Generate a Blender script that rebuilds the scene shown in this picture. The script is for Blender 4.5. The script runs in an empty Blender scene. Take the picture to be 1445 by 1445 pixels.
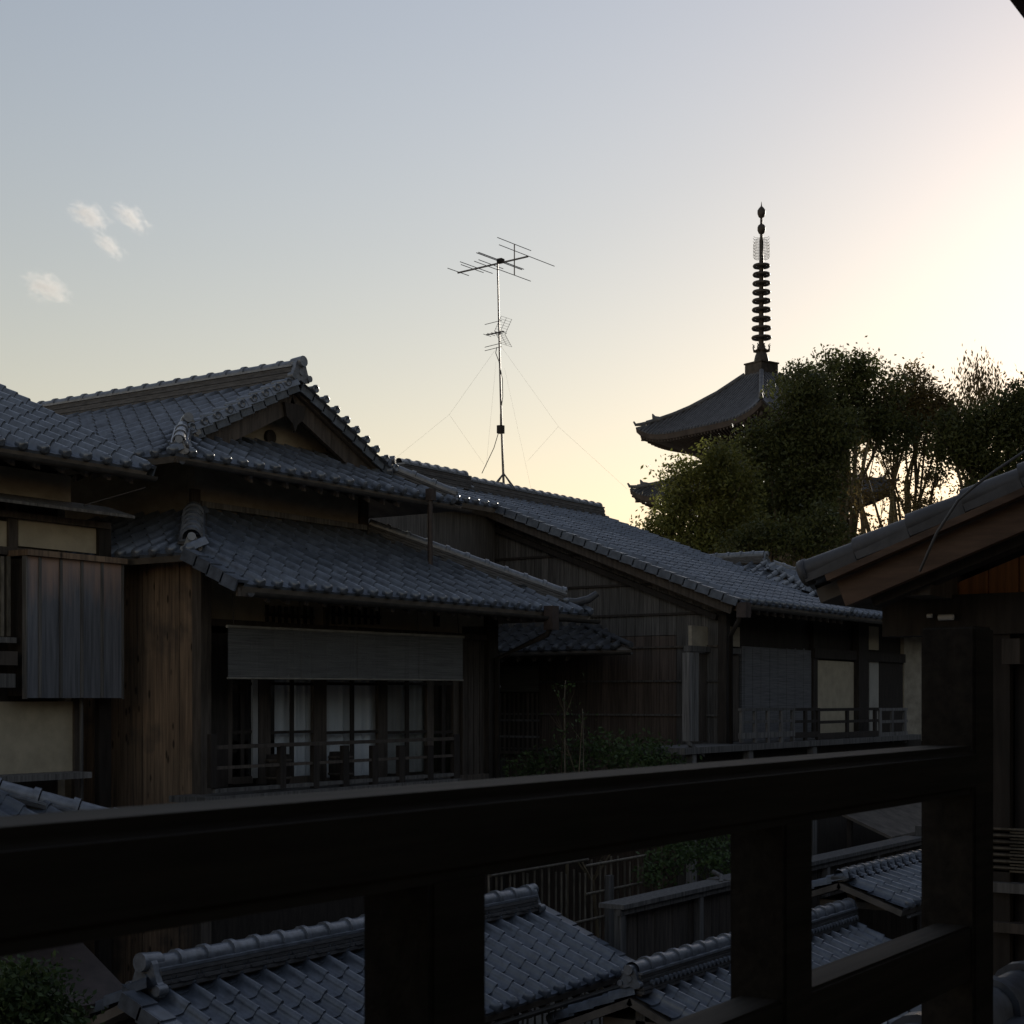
import bpy, math, random
import numpy as np
from mathutils import Vector, Matrix, noise
random.seed(7); RNG = np.random.default_rng(7)
R = math.radians
C = bpy.context.scene.collection
SC = bpy.context.scene

# ------------------------------------------------------------------ camera
# world: +X runs along the street-side facades, +Y away from the balcony, ground at 0
ZC = 4.4; F = 2150.0; CX = 722.5; HY = 985.0; TH = R(34.1)
DX, DY = math.cos(TH), math.sin(TH); RX, RY = math.sin(TH), -math.cos(TH)
cam_d = bpy.data.cameras.new('camera'); cam = bpy.data.objects.new('camera', cam_d); C.objects.link(cam)
cam.location = (0, 0, ZC); cam.rotation_euler = (R(90), 0, TH - R(90))
cam_d.sensor_width = 36; cam_d.lens = F / 1445 * 36; cam_d.shift_y = (HY - 722.5) / 1445
cam_d.clip_start = .05; cam_d.clip_end = 6000
cam_d.dof.use_dof = True; cam_d.dof.focus_distance = 20; cam_d.dof.aperture_fstop = 17
SC.camera = cam
# ------------------------------------------------------------------ sky, sun, exposure
SUN_EL, SUN_OFF = R(15.0), R(27.5)            # sun a little to the right of the frame
az = TH - SUN_OFF                              # angle from +X towards +Y
sdir = Vector((math.cos(az) * math.cos(SUN_EL), math.sin(az) * math.cos(SUN_EL), math.sin(SUN_EL)))
W = bpy.data.worlds.new('World'); SC.world = W; W.use_nodes = True
nt = W.node_tree; bg = nt.nodes['Background']
sky = nt.nodes.new('ShaderNodeTexSky'); sky.sky_type = 'NISHITA'; sky.sun_disc = False
sky.sun_elevation = SUN_EL; sky.sun_rotation = math.pi / 2 - az
sky.altitude = 0; sky.air_density = 2.0; sky.dust_density = .34; sky.ozone_density = 1.5
tint = nt.nodes.new('ShaderNodeMixRGB'); tint.blend_type = 'MULTIPLY'; tint.inputs[0].default_value = 1; tint.inputs[2].default_value = (1.02, .897, 1.05, 1)   # camera white balance, the same in every direction
nt.links.new(sky.outputs[0], tint.inputs[1]); hsv = nt.nodes.new('ShaderNodeHueSaturation'); hsv.inputs['Saturation'].default_value = .8
nt.links.new(tint.outputs[0], hsv.inputs['Color']); nt.links.new(hsv.outputs[0], bg.inputs[0]); bg.inputs[1].default_value = 0.122
sl = bpy.data.lights.new('sun', 'SUN'); so = bpy.data.objects.new('sun', sl); C.objects.link(so)
sl.energy = 4.8; sl.angle = R(.5); sl.color = (1, .92, .80)
so.rotation_euler = sdir.to_track_quat('Z', 'Y').to_euler(); so.location = (0, 0, 60)
vs = SC.view_settings; vs.view_transform = 'Standard'; vs.look = 'None'; vs.exposure = 0.0; vs.gamma = 1

# ------------------------------------------------------------------ pixel helpers
def ray(px, py):
    c = (px - CX) / F
    return Vector((DX + RX * c, DY + RY * c, (HY - py) / F))
def onY(px, py, Y): r = ray(px, py); t = Y / r.y; return Vector((r.x * t, Y, ZC + r.z * t))
def onX(px, py, X): r = ray(px, py); t = X / r.x; return Vector((X, r.y * t, ZC + r.z * t))
def at(px, py, z): r = ray(px, py) * z; return Vector((r.x, r.y, ZC + r.z))
def depth(p): return p[0] * DX + p[1] * DY
def proj(p):
    z = depth(p)
    return (CX + F * (p[0] * RX + p[1] * RY) / z, HY - F * (p[2] - ZC) / z, z)

# ------------------------------------------------------------------ materials
def mat(name, col, rough=.7, var=.25, scale=(6, 6, 6), rnd=.15, col2=None, bump=.0, spec=.3, island=False, mixlo=.35, mixhi=.7, metal=0):
    m = bpy.data.materials.new(name); m.use_nodes = True; t = m.node_tree; b = t.nodes['Principled BSDF']
    b.inputs['Roughness'].default_value = rough; b.inputs['Specular IOR Level'].default_value = spec; b.inputs['Metallic'].default_value = metal
    g = t.nodes.new('ShaderNodeNewGeometry'); mp = t.nodes.new('ShaderNodeMapping'); mp.inputs['Scale'].default_value = scale
    t.links.new(g.outputs['Position'], mp.inputs[0])
    n = t.nodes.new('ShaderNodeTexNoise'); n.inputs['Scale'].default_value = 1; n.inputs['Detail'].default_value = 6; n.inputs['Roughness'].default_value = .62
    t.links.new(mp.outputs[0], n.inputs['Vector'])
    r = t.nodes.new('ShaderNodeMapRange'); r.inputs[1].default_value = mixlo; r.inputs[2].default_value = mixhi
    t.links.new(n.outputs['Fac'], r.inputs[0])
    mx = t.nodes.new('ShaderNodeMixRGB'); c2 = col2 or tuple(c * (1 - var * 1.6) for c in col)
    mx.inputs[1].default_value = (*[min(1, c * (1 + var * .5)) for c in col], 1); mx.inputs[2].default_value = (*c2, 1)
    t.links.new(r.outputs[0], mx.inputs[0])
    oi = t.nodes.new('ShaderNodeObjectInfo'); ad = t.nodes.new('ShaderNodeMath'); ad.operation = 'ADD'
    t.links.new(oi.outputs['Random'], ad.inputs[0])
    if island: t.links.new(g.outputs['Random Per Island'], ad.inputs[1])
    else: ad.inputs[1].default_value = 0
    fr = t.nodes.new('ShaderNodeMath'); fr.operation = 'FRACT'; t.links.new(ad.outputs[0], fr.inputs[0])
    rr = t.nodes.new('ShaderNodeMapRange'); rr.inputs[3].default_value = 1 - rnd; rr.inputs[4].default_value = 1 + rnd
    t.links.new(fr.outputs[0], rr.inputs[0])
    hs = t.nodes.new('ShaderNodeHueSaturation'); t.links.new(rr.outputs[0], hs.inputs['Value']); t.links.new(mx.outputs[0], hs.inputs['Color'])
    t.links.new(hs.outputs[0], b.inputs['Base Color'])
    if bump:
        bp = t.nodes.new('ShaderNodeBump'); bp.inputs['Strength'].default_value = bump; bp.inputs['Distance'].default_value = .01
        t.links.new(n.outputs['Fac'], bp.inputs['Height']); t.links.new(bp.outputs[0], b.inputs['Normal'])
    return m
M = {}
M['tile'] = mat('grey_clay_tile', (.105, .122, .150), .30, .3, (9, 9, 9), .16, bump=.18, spec=.9, island=True)
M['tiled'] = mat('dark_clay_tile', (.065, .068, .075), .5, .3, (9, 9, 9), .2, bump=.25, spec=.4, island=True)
M['ridge'] = mat('ridge_tile_clay', (.14, .155, .18), .36, .3, (14, 14, 14), .15, bump=.2, spec=.8)
M['coping'] = mat('verge_tile_clay', (.085, .083, .085), .55, .2, (14, 14, 14), .1, bump=.2, spec=.4)
M['mortar'] = mat('weathered_tile_courses', (.095, .093, .093), .75, .3, (8, 8, 40), .2)
M['deck'] = mat('roof_deck_timber', (.15, .13, .11), .9, .3, (4, 4, 4), .1)
M['wood'] = mat('dark_timber', (.095, .078, .064), .7, .35, (25, 25, 2.2), .2, bump=.2)
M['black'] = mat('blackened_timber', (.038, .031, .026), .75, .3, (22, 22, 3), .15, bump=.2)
M['railw'] = mat('railing_timber', (.050, .041, .032), .8, .3, (1.5, 30, 30), .08, bump=.35)
M['greyw'] = mat('weathered_grey_board', (.155, .148, .14), .8, .4, (30, 30, 1.3), .3, bump=.3)
M['gable'] = mat('weathered_gable_board', (.118, .110, .102), .82, .4, (40, 40, 1.6), .25, bump=.3)
M['redw'] = mat('sheltered_red_brown_board', (.10, .076, .062), .75, .35, (40, 40, 1.6), .2, bump=.3)
M['knot'] = mat('knotty_brown_board', (.21, .145, .095), .75, .45, (26, 26, 1.1), .25, col2=(.05, .038, .03), bump=.3, mixlo=.38, mixhi=.75)
M['plaster'] = mat('beige_earth_plaster', (.46, .40, .29), .9, .12, (5, 5, 5), .05, bump=.15)
M['plaster2'] = mat('dull_earth_plaster', (.36, .315, .24), .9, .2, (3, 3, 6), .05, bump=.15)
M['pale'] = mat('pale_plaster', (.42, .40, .35), .9, .1, (3, 3, 3), .04)
M['cedar'] = mat('orange_cedar_board', (.60, .26, .10), .55, .3, (30, 30, 2), .15, bump=.2)
M['barge'] = mat('brown_barge_board', (.13, .078, .05), .6, .3, (20, 3, 20), .1, bump=.25)
M['blind'] = mat('reed_blind', (.145, .142, .132), .85, .35, (2, 2, 120), .1, bump=.3)
M['bamboo'] = mat('old_bamboo', (.15, .13, .10), .6, .35, (20, 20, 6), .3)
M['metal'] = mat('antenna_metal', (.14, .13, .125), .45, .2, (20, 20, 20), .1, metal=.6)
M['pipe'] = mat('brown_drain_pipe', (.06, .045, .04), .5, .25, (8, 8, 8), .1)
M['gutter'] = mat('copper_gutter', (.055, .05, .045), .5, .3, (6, 6, 6), .1)
M['pag'] = mat('pagoda_timber', (.07, .055, .046), .8, .3, (1, 1, 1), .15)
M['pagt'] = mat('pagoda_tile', (.10, .102, .11), .55, .25, (2, 2, 2), .12, island=True)
M['bronze'] = mat('pagoda_bronze', (.075, .062, .05), .55, .3, (3, 3, 3), .1, metal=.3)
M['bark'] = mat('tree_bark', (.12, .095, .06), .9, .4, (10, 10, 3), .2, bump=.4)
M['bark2'] = mat('pale_bark', (.26, .22, .13), .85, .3, (10, 10, 3), .2, bump=.3)
M['ground'] = mat('earth_ground', (.23, .215, .19), .95, .3, (.6, .6, .6), 0, bump=.3)
M['curtain'] = mat('white_curtain', (.78, .80, .83), .9, .06, (3, 3, 1), .03)
M['shoji'] = mat('paper_screen', (.36, .36, .35), .9, .1, (3, 3, 3), .03)
M['room'] = mat('room_plaster', (.30, .27, .22), .9, .1, (2, 2, 2), 0)
M['white'] = mat('white_plastic', (.7, .7, .68), .5, .05, (9, 9, 9), 0)
M['wire'] = mat('wire', (.10, .095, .09), .6, .1, (9, 9, 9), 0)
M['tatami'] = mat('floor_timber', (.34, .28, .19), .6, .2, (2, 30, 2), .1)
M['reedd'] = mat('dark_reed_panel', (.15, .15, .155), .85, .35, (2, 2, 120), .1, bump=.3)
M['wooded'] = mat('added_hill_green', (.05, .06, .03), .9, .5, (.25, .25, .25), 0, bump=1.0)
M['rim'] = mat('blind_edge_bamboo', (.24, .22, .18), .6, .2, (9, 9, 9), .1)

# shutter boards: grey wood, rain stains over the lower two thirds
def shutter_mat():
    m = mat('rain_stained_board', (.14, .145, .16), .75, .3, (34, 34, 1.4), .35, bump=.3)
    t = m.node_tree; b = t.nodes['Principled BSDF']; hs = b.inputs['Base Color'].links[0].from_node
    g = t.nodes.new('ShaderNodeNewGeometry'); sp = t.nodes.new('ShaderNodeSeparateXYZ'); t.links.new(g.outputs['Position'], sp.inputs[0])
    n = t.nodes.new('ShaderNodeTexNoise'); n.inputs['Scale'].default_value = 7; n.inputs['Detail'].default_value = 4
    mp = t.nodes.new('ShaderNodeMapping'); mp.inputs['Scale'].default_value = (1.6, 1.6, .25); t.links.new(g.outputs['Position'], mp.inputs[0]); t.links.new(mp.outputs[0], n.inputs['Vector'])
    a = t.nodes.new('ShaderNodeMath'); a.operation = 'MULTIPLY_ADD'; a.inputs[1].default_value = .9; t.links.new(n.outputs['Fac'], a.inputs[0]); t.links.new(sp.outputs['Z'], a.inputs[2])
    r = t.nodes.new('ShaderNodeMapRange'); r.inputs[1].default_value = ZC + 1.42; r.inputs[2].default_value = ZC + 1.95; t.links.new(a.outputs[0], r.inputs[0])
    mx = t.nodes.new('ShaderNodeMixRGB'); mx.inputs[2].default_value = (.36, .25, .20, 1)
    t.links.new(r.outputs[0], mx.inputs[0]); t.links.new(hs.outputs[0], mx.inputs[1])
    t.links.new(mx.outputs[0], b.inputs['Base Color']); return m
M['shutter'] = shutter_mat()
def knots(m):
    t = m.node_tree; b = t.nodes['Principled BSDF']; src = b.inputs['Base Color'].links[0].from_socket; g = t.nodes.new('ShaderNodeNewGeometry')
    mp = t.nodes.new('ShaderNodeMapping'); mp.inputs['Scale'].default_value = (9, 9, 3.2); t.links.new(g.outputs['Position'], mp.inputs[0])
    v = t.nodes.new('ShaderNodeTexVoronoi'); v.inputs['Scale'].default_value = 1; t.links.new(mp.outputs[0], v.inputs['Vector'])
    r = t.nodes.new('ShaderNodeMapRange'); r.inputs[1].default_value = .10; r.inputs[2].default_value = .2; r.inputs[3].default_value = .85; r.inputs[4].default_value = 0; t.links.new(v.outputs['Distance'], r.inputs[0])
    n = t.nodes.new('ShaderNodeTexNoise'); n.inputs['Scale'].default_value = 1.3; n.inputs['Detail'].default_value = 5; t.links.new(g.outputs['Position'], n.inputs['Vector'])
    r2 = t.nodes.new('ShaderNodeMapRange'); r2.inputs[1].default_value = .5; r2.inputs[2].default_value = .62; r2.inputs[4].default_value = .8; t.links.new(n.outputs['Fac'], r2.inputs[0])
    m1 = t.nodes.new('ShaderNodeMixRGB'); m1.inputs[2].default_value = (.02, .014, .01, 1); t.links.new(r.outputs[0], m1.inputs[0]); t.links.new(src, m1.inputs[1])
    m2 = t.nodes.new('ShaderNodeMixRGB'); m2.inputs[2].default_value = (.04, .042, .042, 1); t.links.new(r2.outputs[0], m2.inputs[0]); t.links.new(m1.outputs[0], m2.inputs[1]); t.links.new(m2.outputs[0], b.inputs['Base Color'])
knots(M['knot'])
def leafmat(name, col, tr):
    m = bpy.data.materials.new(name); m.use_nodes = True; t = m.node_tree; t.nodes.remove(t.nodes['Principled BSDF'])
    out = t.nodes['Material Output']; d = t.nodes.new('ShaderNodeBsdfPrincipled'); d.inputs['Roughness'].default_value = .5; d.inputs['Specular IOR Level'].default_value = .25
    tl = t.nodes.new('ShaderNodeBsdfTranslucent'); mx = t.nodes.new('ShaderNodeMixShader'); mx.inputs[0].default_value = tr
    g = t.nodes.new('ShaderNodeNewGeometry'); cr = t.nodes.new('ShaderNodeMixRGB')
    cr.inputs[1].default_value = (*[c * .55 for c in col], 1); cr.inputs[2].default_value = (*[c * 1.5 for c in col], 1)
    nz = t.nodes.new('ShaderNodeTexNoise'); nz.inputs['Scale'].default_value = 1.1; nz.inputs['Detail'].default_value = 2; t.links.new(g.outputs['Position'], nz.inputs['Vector'])
    am = t.nodes.new('ShaderNodeMath'); am.operation = 'MULTIPLY_ADD'; am.inputs[1].default_value = .5; sb2 = t.nodes.new('ShaderNodeMapRange'); sb2.inputs[1].default_value = .35; sb2.inputs[2].default_value = .65; sb2.inputs[4].default_value = .6
    t.links.new(nz.outputs['Fac'], sb2.inputs[0]); t.links.new(g.outputs['Random Per Island'], am.inputs[0]); t.links.new(sb2.outputs[0], am.inputs[2]); t.links.new(am.outputs[0], cr.inputs[0])
    t.links.new(cr.outputs[0], d.inputs['Base Color']); t.links.new(cr.outputs[0], tl.inputs[0])
    t.links.new(d.outputs[0], mx.inputs[1]); t.links.new(tl.outputs[0], mx.inputs[2]); t.links.new(mx.outputs[0], out.inputs[0]); return m
M['leafA'] = leafmat('leaf_evergreen', (.062, .07, .022), .38)
M['leafB'] = leafmat('leaf_yellow_green', (.11, .115, .03), .45)
M['leafC'] = leafmat('leaf_brown_green', (.12, .09, .035), .45)
M['leafD'] = leafmat('leaf_shrub', (.055, .085, .03), .25)
def glassmat():
    m = bpy.data.materials.new('window_glass'); m.use_nodes = True; t = m.node_tree; t.nodes.remove(t.nodes['Principled BSDF'])
    tr = t.nodes.new('ShaderNodeBsdfTransparent'); tr.inputs[0].default_value = (.97, .98, .98, 1); gl = t.nodes.new('ShaderNodeBsdfGlossy'); gl.inputs['Roughness'].default_value = .04
    mx = t.nodes.new('ShaderNodeMixShader'); mx.inputs[0].default_value = .09; t.links.new(tr.outputs[0], mx.inputs[1]); t.links.new(gl.outputs[0], mx.inputs[2])
    t.links.new(mx.outputs[0], t.nodes['Material Output'].inputs[0]); return m
M['glass'] = glassmat()

# ------------------------------------------------------------------ mesh building
WL = {}                                            # world offset of every parent
class MB:
    def __init__(s): s.v = []; s.f = []; s.sm = []
    def add(s, vs, fs, smooth=False):
        n = len(s.v); s.v += [tuple(v) for v in vs]; s.f += [tuple(i + n for i in f) for f in fs]; s.sm += [smooth] * len(fs); return s
    def box(s, a, b):
        x0, x1 = sorted((a[0], b[0])); y0, y1 = sorted((a[1], b[1])); z0, z1 = sorted((a[2], b[2]))
        return s.add([(x0, y0, z0), (x1, y0, z0), (x1, y1, z0), (x0, y1, z0), (x0, y0, z1), (x1, y0, z1), (x1, y1, z1), (x0, y1, z1)],
                     [(3, 2, 1, 0), (4, 5, 6, 7), (0, 1, 5, 4), (1, 2, 6, 5), (2, 3, 7, 6), (3, 0, 4, 7)])
    def obox(s, p0, p1, side, up, w, h, lift=0):   # bar from p0 to p1, w across 'side', h along 'up', bottom at lift
        a = side * (w / 2); b = up * lift; c = up * (lift + h)
        return s.add([p0 - a + b, p1 - a + b, p1 + a + b, p0 + a + b, p0 - a + c, p1 - a + c, p1 + a + c, p0 + a + c],
                     [(3, 2, 1, 0), (4, 5, 6, 7), (0, 1, 5, 4), (1, 2, 6, 5), (2, 3, 7, 6), (3, 0, 4, 7)])
    def tube(s, pts, rs, n=8, cap=True):
        pts = [Vector(p) for p in pts]
        if not isinstance(rs, (list, tuple)): rs = [rs] * len(pts)
        vs, fs = [], []
        for i, p in enumerate(pts):
            t = (pts[min(i + 1, len(pts) - 1)] - pts[max(i - 1, 0)]).normalized()
            a = t.orthogonal().normalized() if i == 0 else (a - t * a.dot(t)).normalized(); b = t.cross(a)
            for k in range(n):
                q = 2 * math.pi * k / n; vs.append(p + (a * math.cos(q) + b * math.sin(q)) * rs[i])
        for i in range(len(pts) - 1):
            for k in range(n):
                k2 = (k + 1) % n; fs.append((i * n + k, i * n + k2, (i + 1) * n + k2, (i + 1) * n + k))
        s.add(vs, fs, True)
        if cap: s.add(vs[:n], [tuple(range(n))[::-1]]); s.add(vs[-n:], [tuple(range(n))])
        return s
    def lathe(s, c, prof, n=16, ax=None):          # prof: (radius, height along axis)
        c = Vector(c); ax = Vector(ax or (0, 0, 1)).normalized(); a = ax.orthogonal().normalized(); b = ax.cross(a); vs, fs = [], []
        for (r, h) in prof:
            for k in range(n):
                q = 2 * math.pi * k / n; vs.append(c + ax * h + (a * math.cos(q) + b * math.sin(q)) * r)
        for i in range(len(prof) - 1):
            for k in range(n):
                k2 = (k + 1) % n; fs.append((i * n + k, i * n + k2, (i + 1) * n + k2, (i + 1) * n + k))
        return s.add(vs, fs, True)
    def prism(s, pts, ext):                        # polygon extruded by vector
        ext = Vector(ext); n = len(pts); a = [Vector(p) for p in pts]; b = [p + ext for p in a]
        return s.add(a + b, [tuple(range(n))[::-1], tuple(range(n, 2 * n))] + [(i, (i + 1) % n, n + (i + 1) % n, n + i) for i in range(n)])
    def mesh(s, name, m, off=Vector((0, 0, 0)), bevel=0):
        me = bpy.data.meshes.new(name); me.from_pydata([(v[0] - off[0], v[1] - off[1], v[2] - off[2]) for v in s.v], [], s.f)
        me.polygons.foreach_set('use_smooth', s.sm); me.materials.append(m)
        import bmesh
        bm = bmesh.new(); bm.from_mesh(me); bmesh.ops.recalc_face_normals(bm, faces=bm.faces)
        if bevel: bmesh.ops.bevel(bm, geom=bm.edges[:], offset=bevel, segments=3, affect='EDGES')
        bm.to_mesh(me); bm.free(); return me
    def build(s, name, m, parent=None, bevel=0, origin=None):
        if isinstance(m, str): m = M[m]
        off = WL[parent.name] if parent else Vector(origin) if origin is not None else Vector((0, 0, 0))
        o = bpy.data.objects.new(name, s.mesh(name, m, off, bevel)); C.objects.link(o)
        if parent: o.parent = parent; WL[o.name] = off
        else: o.location = off; WL[o.name] = Vector(off)
        return o
def tag(o, label=None, cat=None, group=None, kind=None):
    for k, v in (('label', label), ('category', cat), ('group', group), ('kind', kind)):
        if v: o[k] = v
    return o
def thing(name, label, cat, loc, group=None):
    o = bpy.data.objects.new(name, None); C.objects.link(o); o.location = loc; o.empty_display_size = .2; WL[o.name] = Vector(loc)
    return tag(o, label, cat, group)
def inst(name, me, mtx, parent):
    o = bpy.data.objects.new(name, me); C.objects.link(o); o.parent = parent
    o.matrix_basis = Matrix.Translation(-WL[parent.name]) @ mtx; WL[o.name] = WL[parent.name]; return o
def box(name, a, b, m, parent, bevel=0): return MB().box(a, b).build(name, m, parent, bevel)
def fb(name, x0, x1, y0, y1, Y, dep, m, parent, bevel=0):     # box on a plane Y = const, given by photo extents; 'dep' deep, towards +Y
    a = onY(x0, y0, Y); b = onY(x1, y1, Y); xm = (x0 + x1) / 2
    return box(name, (a.x, Y, onY(xm, y0, Y).z), (b.x, Y + dep, onY(xm, y1, Y).z), m, parent, bevel)
def gb(name, x0, x1, y0, y1, X, dep, m, parent):              # the same on a plane X = const
    a = onX(x0, y0, X); b = onX(x1, y1, X); xm = (x0 + x1) / 2
    return box(name, (X, a.y, onX(xm, y0, X).z), (X + dep, b.y, onX(xm, y1, X).z), m, parent)
def frame(x, y, z, o): return Matrix(((x.x, y.x, z.x, o.x), (x.y, y.y, z.y, o.y), (x.z, y.z, z.z, o.z), (0, 0, 0, 1)))
UX, UY, UZ = Vector((1, 0, 0)), Vector((0, 1, 0)), Vector((0, 0, 1))

# ------------------------------------------------------------------ roof tiles
TW, TE = .265, .235
def tile_mesh(name, m, eave=False):
    xs = [-.5, -.34, -.1, .12, .235, .275, .325, .385, .44, .485, .52]; zs = [.010, -.003, -.010, -.006, .004, .042, .078, .085, .070, .032, .004]
    mb = MB(); n = len(xs); L = TE + .05
    top = [(x * TW, 0, z + .026) for x, z in zip(xs, zs)]; back = [(x * TW, L, z + .002) for x, z in zip(xs, zs)]
    drop = .055 if eave else .024
    low = [(x * TW, .004, z + .026 - drop if not eave else min(z + .004, -.024 + .02 * abs(x))) for x, z in zip(xs, zs)]
    mb.add(top + back, [(i, i + 1, n + i + 1, n + i) for i in range(n - 1)], True)
    mb.add(low + top, [(i, i + 1, n + i + 1, n + i) for i in range(n - 1)], False)
    if eave: mb.tube([(.375 * TW, -.034, .050), (.375 * TW, -.022, .050), (.375 * TW, .06, .052)], [.030, .052, .052], 12)
    me = bpy.data.meshes.new(name); me.from_pydata(mb.v, [], mb.f); me.polygons.foreach_set('use_smooth', mb.sm); me.materials.append(m); return me
TM = {k: (tile_mesh('tile_' + k, M[k]), tile_mesh('eave_tile_' + k, M[k], True)) for k in ('tile', 'tiled')}
def inpoly(x, y, P):
    c = False; j = len(P) - 1
    for i in range(len(P)):
        if (P[i][1] > y) != (P[j][1] > y) and x < (P[j][0] - P[i][0]) * (y - P[i][1]) / (P[j][1] - P[i][1]) + P[i][0]: c = not c
        j = i
    return c
TILES = {}
def slope(house, roof, O, along, up, tan, poly, mk='tile', deck=.07, s0=0):
    O = Vector(O); k = math.sqrt(1 + tan * tan); ya = (up + UZ * tan) / k; xa = along.copy()
    flip = xa.cross(ya).z < 0
    if flip: xa = -xa
    na = xa.cross(ya)
    MB().prism([O + along * s + (up + UZ * tan) * q - na * .012 for s, q in poly], -na * deck).build('roof_deck', 'deck', roof)
    smin, smax = min(p[0] for p in poly), max(p[0] for p in poly); qmax = max(p[1] for p in poly); eq = TE / k
    L = TILES.setdefault(house.name, [])
    for j in range(int(qmax / eq) + 1):
        for i in range(int((smax - smin) / TW) + 2):
            s = smin + s0 + (i + .5) * TW; q = j * eq
            if inpoly(s, q + eq * .45, poly):
                jx = Matrix.Rotation(random.gauss(0, .006), 4, 'Z') @ Matrix.Rotation(random.gauss(0, .006), 4, 'Y')
                p = O + along * s + (up + UZ * tan) * q + na * random.gauss(0, .0025)
                L.append((frame(xa, ya, na, p) @ jx, j == 0, mk, roof))
def finish_tiles(house):
    L = TILES.pop(house.name, []); sc = []
    for t in L:
        p = t[0].translation; x, y, z = proj(p); ok = z > 1 and -20 < x < 1465 and -20 < y < 1465
        front = (t[0].col[2].xyz).dot(Vector((0, 0, ZC)) - p) > 0
        sc.append((0 if ok and front else 1, z))
    order = sorted(range(len(L)), key=lambda i: sc[i])
    rest = {}
    for n, i in enumerate(order):
        mtx, ev, mk, roof = L[i]
        if n < 300: inst('eave_tile' if ev else 'tile', TM[mk][1 if ev else 0], mtx, roof)
        else: rest.setdefault((mk, roof.name), []).append((mtx, ev))
    for (mk, rn), items in rest.items():
        V, Fc, n = [], [], 0
        roof = bpy.data.objects[rn]; off = np.array(WL[rn])
        for mtx, ev in items:
            me = TM[mk][1 if ev else 0]; co = np.empty(len(me.vertices) * 3); me.vertices.foreach_get('co', co); co = co.reshape(-1, 3)
            A = np.array(mtx); V.append(co @ A[:3, :3].T + A[:3, 3] - off); Fc += [tuple(v + n for v in p.vertices) for p in me.polygons]; n += len(co)
        me = bpy.data.meshes.new('tile_field'); me.from_pydata(np.concatenate(V).tolist(), [], Fc); me.materials.append(M[mk])
        me.polygons.foreach_set('use_smooth', [True] * len(Fc))
        try: me.set_sharp_from_angle(angle=R(50))
        except Exception: pass
        o = bpy.data.objects.new('tile_field', me); C.objects.link(o); o.parent = roof; o['kind'] = 'stuff'
RT = {}
def ridge_tile_mesh(r, ln, m):
    key = (round(r, 3), round(ln, 3), m)
    if key in RT: return RT[key]
    mb = MB(); n = 10
    def arc(x, rr): return [(x, math.cos(math.pi * (k / n * 1.3 - .15)) * rr, math.sin(math.pi * (k / n * 1.3 - .15)) * rr) for k in range(n + 1)]
    secs = [(0, r), (ln * .80, r * .97), (ln * .80, r * 1.24), (ln * .97, r * 1.24), (ln * .97, r)]
    for (x0, r0), (x1, r1) in zip(secs, secs[1:]):
        a, b = arc(x0, r0), arc(x1, r1); mb.add(a + b, [(i, i + 1, n + 2 + i, n + 1 + i) for i in range(n)], True)
    RT[key] = mb.mesh('ridge_tile', M[m]); me = RT[key]
    try: me.set_sharp_from_angle(angle=R(40))
    except Exception: pass
    return RT[key]
ON = {}
def oni_mesh(s):
    if s in ON: return ON[s]
    mb = MB(); pr = [(-.20, -.04), (-.235, .05), (-.17, .10), (-.135, .19), (-.11, .27), (-.07, .33), (0, .355), (.07, .33), (.11, .27), (.135, .19), (.17, .10), (.235, .05), (.20, -.04), (.1, -.06), (0, -.02), (-.1, -.06)]
    mb.prism([(0, y * s, z * s) for y, z in pr], (.075 * s, 0, 0))
    for sx in (-1, 1): mb.tube([(-.01 * s, sx * .19 * s, .03 * s), (.11 * s, sx * .19 * s, .03 * s)], .055 * s, 10)
    mb.tube([(-.10 * s, 0, .27 * s), (.14 * s, 0, .29 * s)], .092 * s, 12); mb.tube([(.05 * s, 0, .12 * s), (.10 * s, 0, .12 * s)], .06 * s, 10)
    ON[s] = mb.mesh('ridge_end_ornament', M['ridge'], bevel=0); return ON[s]
def ridge(roof, p0, p1, courses=4, ch=.034, w=.25, r=.072, ln=.27, oni0=0, oni1=0, mk='ridge', round_top=True):
    p0, p1 = Vector(p0), Vector(p1); t = (p1 - p0).normalized(); n = t.cross(UZ).normalized(); u = n.cross(t).normalized(); L = (p1 - p0).length
    for k in range(courses):
        ww = w * (1 - .05 * k) + (.02 if k % 2 else 0)
        MB().obox(p0 - t * .004 * k, p1 + t * .004 * k, n, u, ww, ch - .006, .02 + k * ch).build('ridge_course', 'mortar', roof)
    MB().obox(p0 + t * .02, p1 - t * .02, n, u, w * .72, courses * ch + .02, 0).build('ridge_core', 'deck', roof)
    top = .02 + courses * ch
    if round_top:
        MB().obox(p0 - t * .01, p1 + t * .01, n, u, w * .9, .022, top - .002).build('ridge_course', mk, roof)
        c = max(1, round(L / ln)); me = ridge_tile_mesh(r, L / c, mk)
        for i in range(c):
            inst('ridge_tile', me, frame(t, -n, u, p0 + t * (i * L / c) + u * (top + .03)) @ Matrix.Rotation(random.gauss(0, .012), 4, 'Z'), roof)
    for q, e, d in ((oni0, p0, -t), (oni1, p1, t)):
        if q:
            dh = Vector((d.x, d.y, 0)).normalized(); inst('ridge_end_ornament', oni_mesh(q), frame(dh, UZ.cross(dh), UZ, e + UZ * (.02 + courses * ch - .2 * q) + dh * .01), roof)
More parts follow.
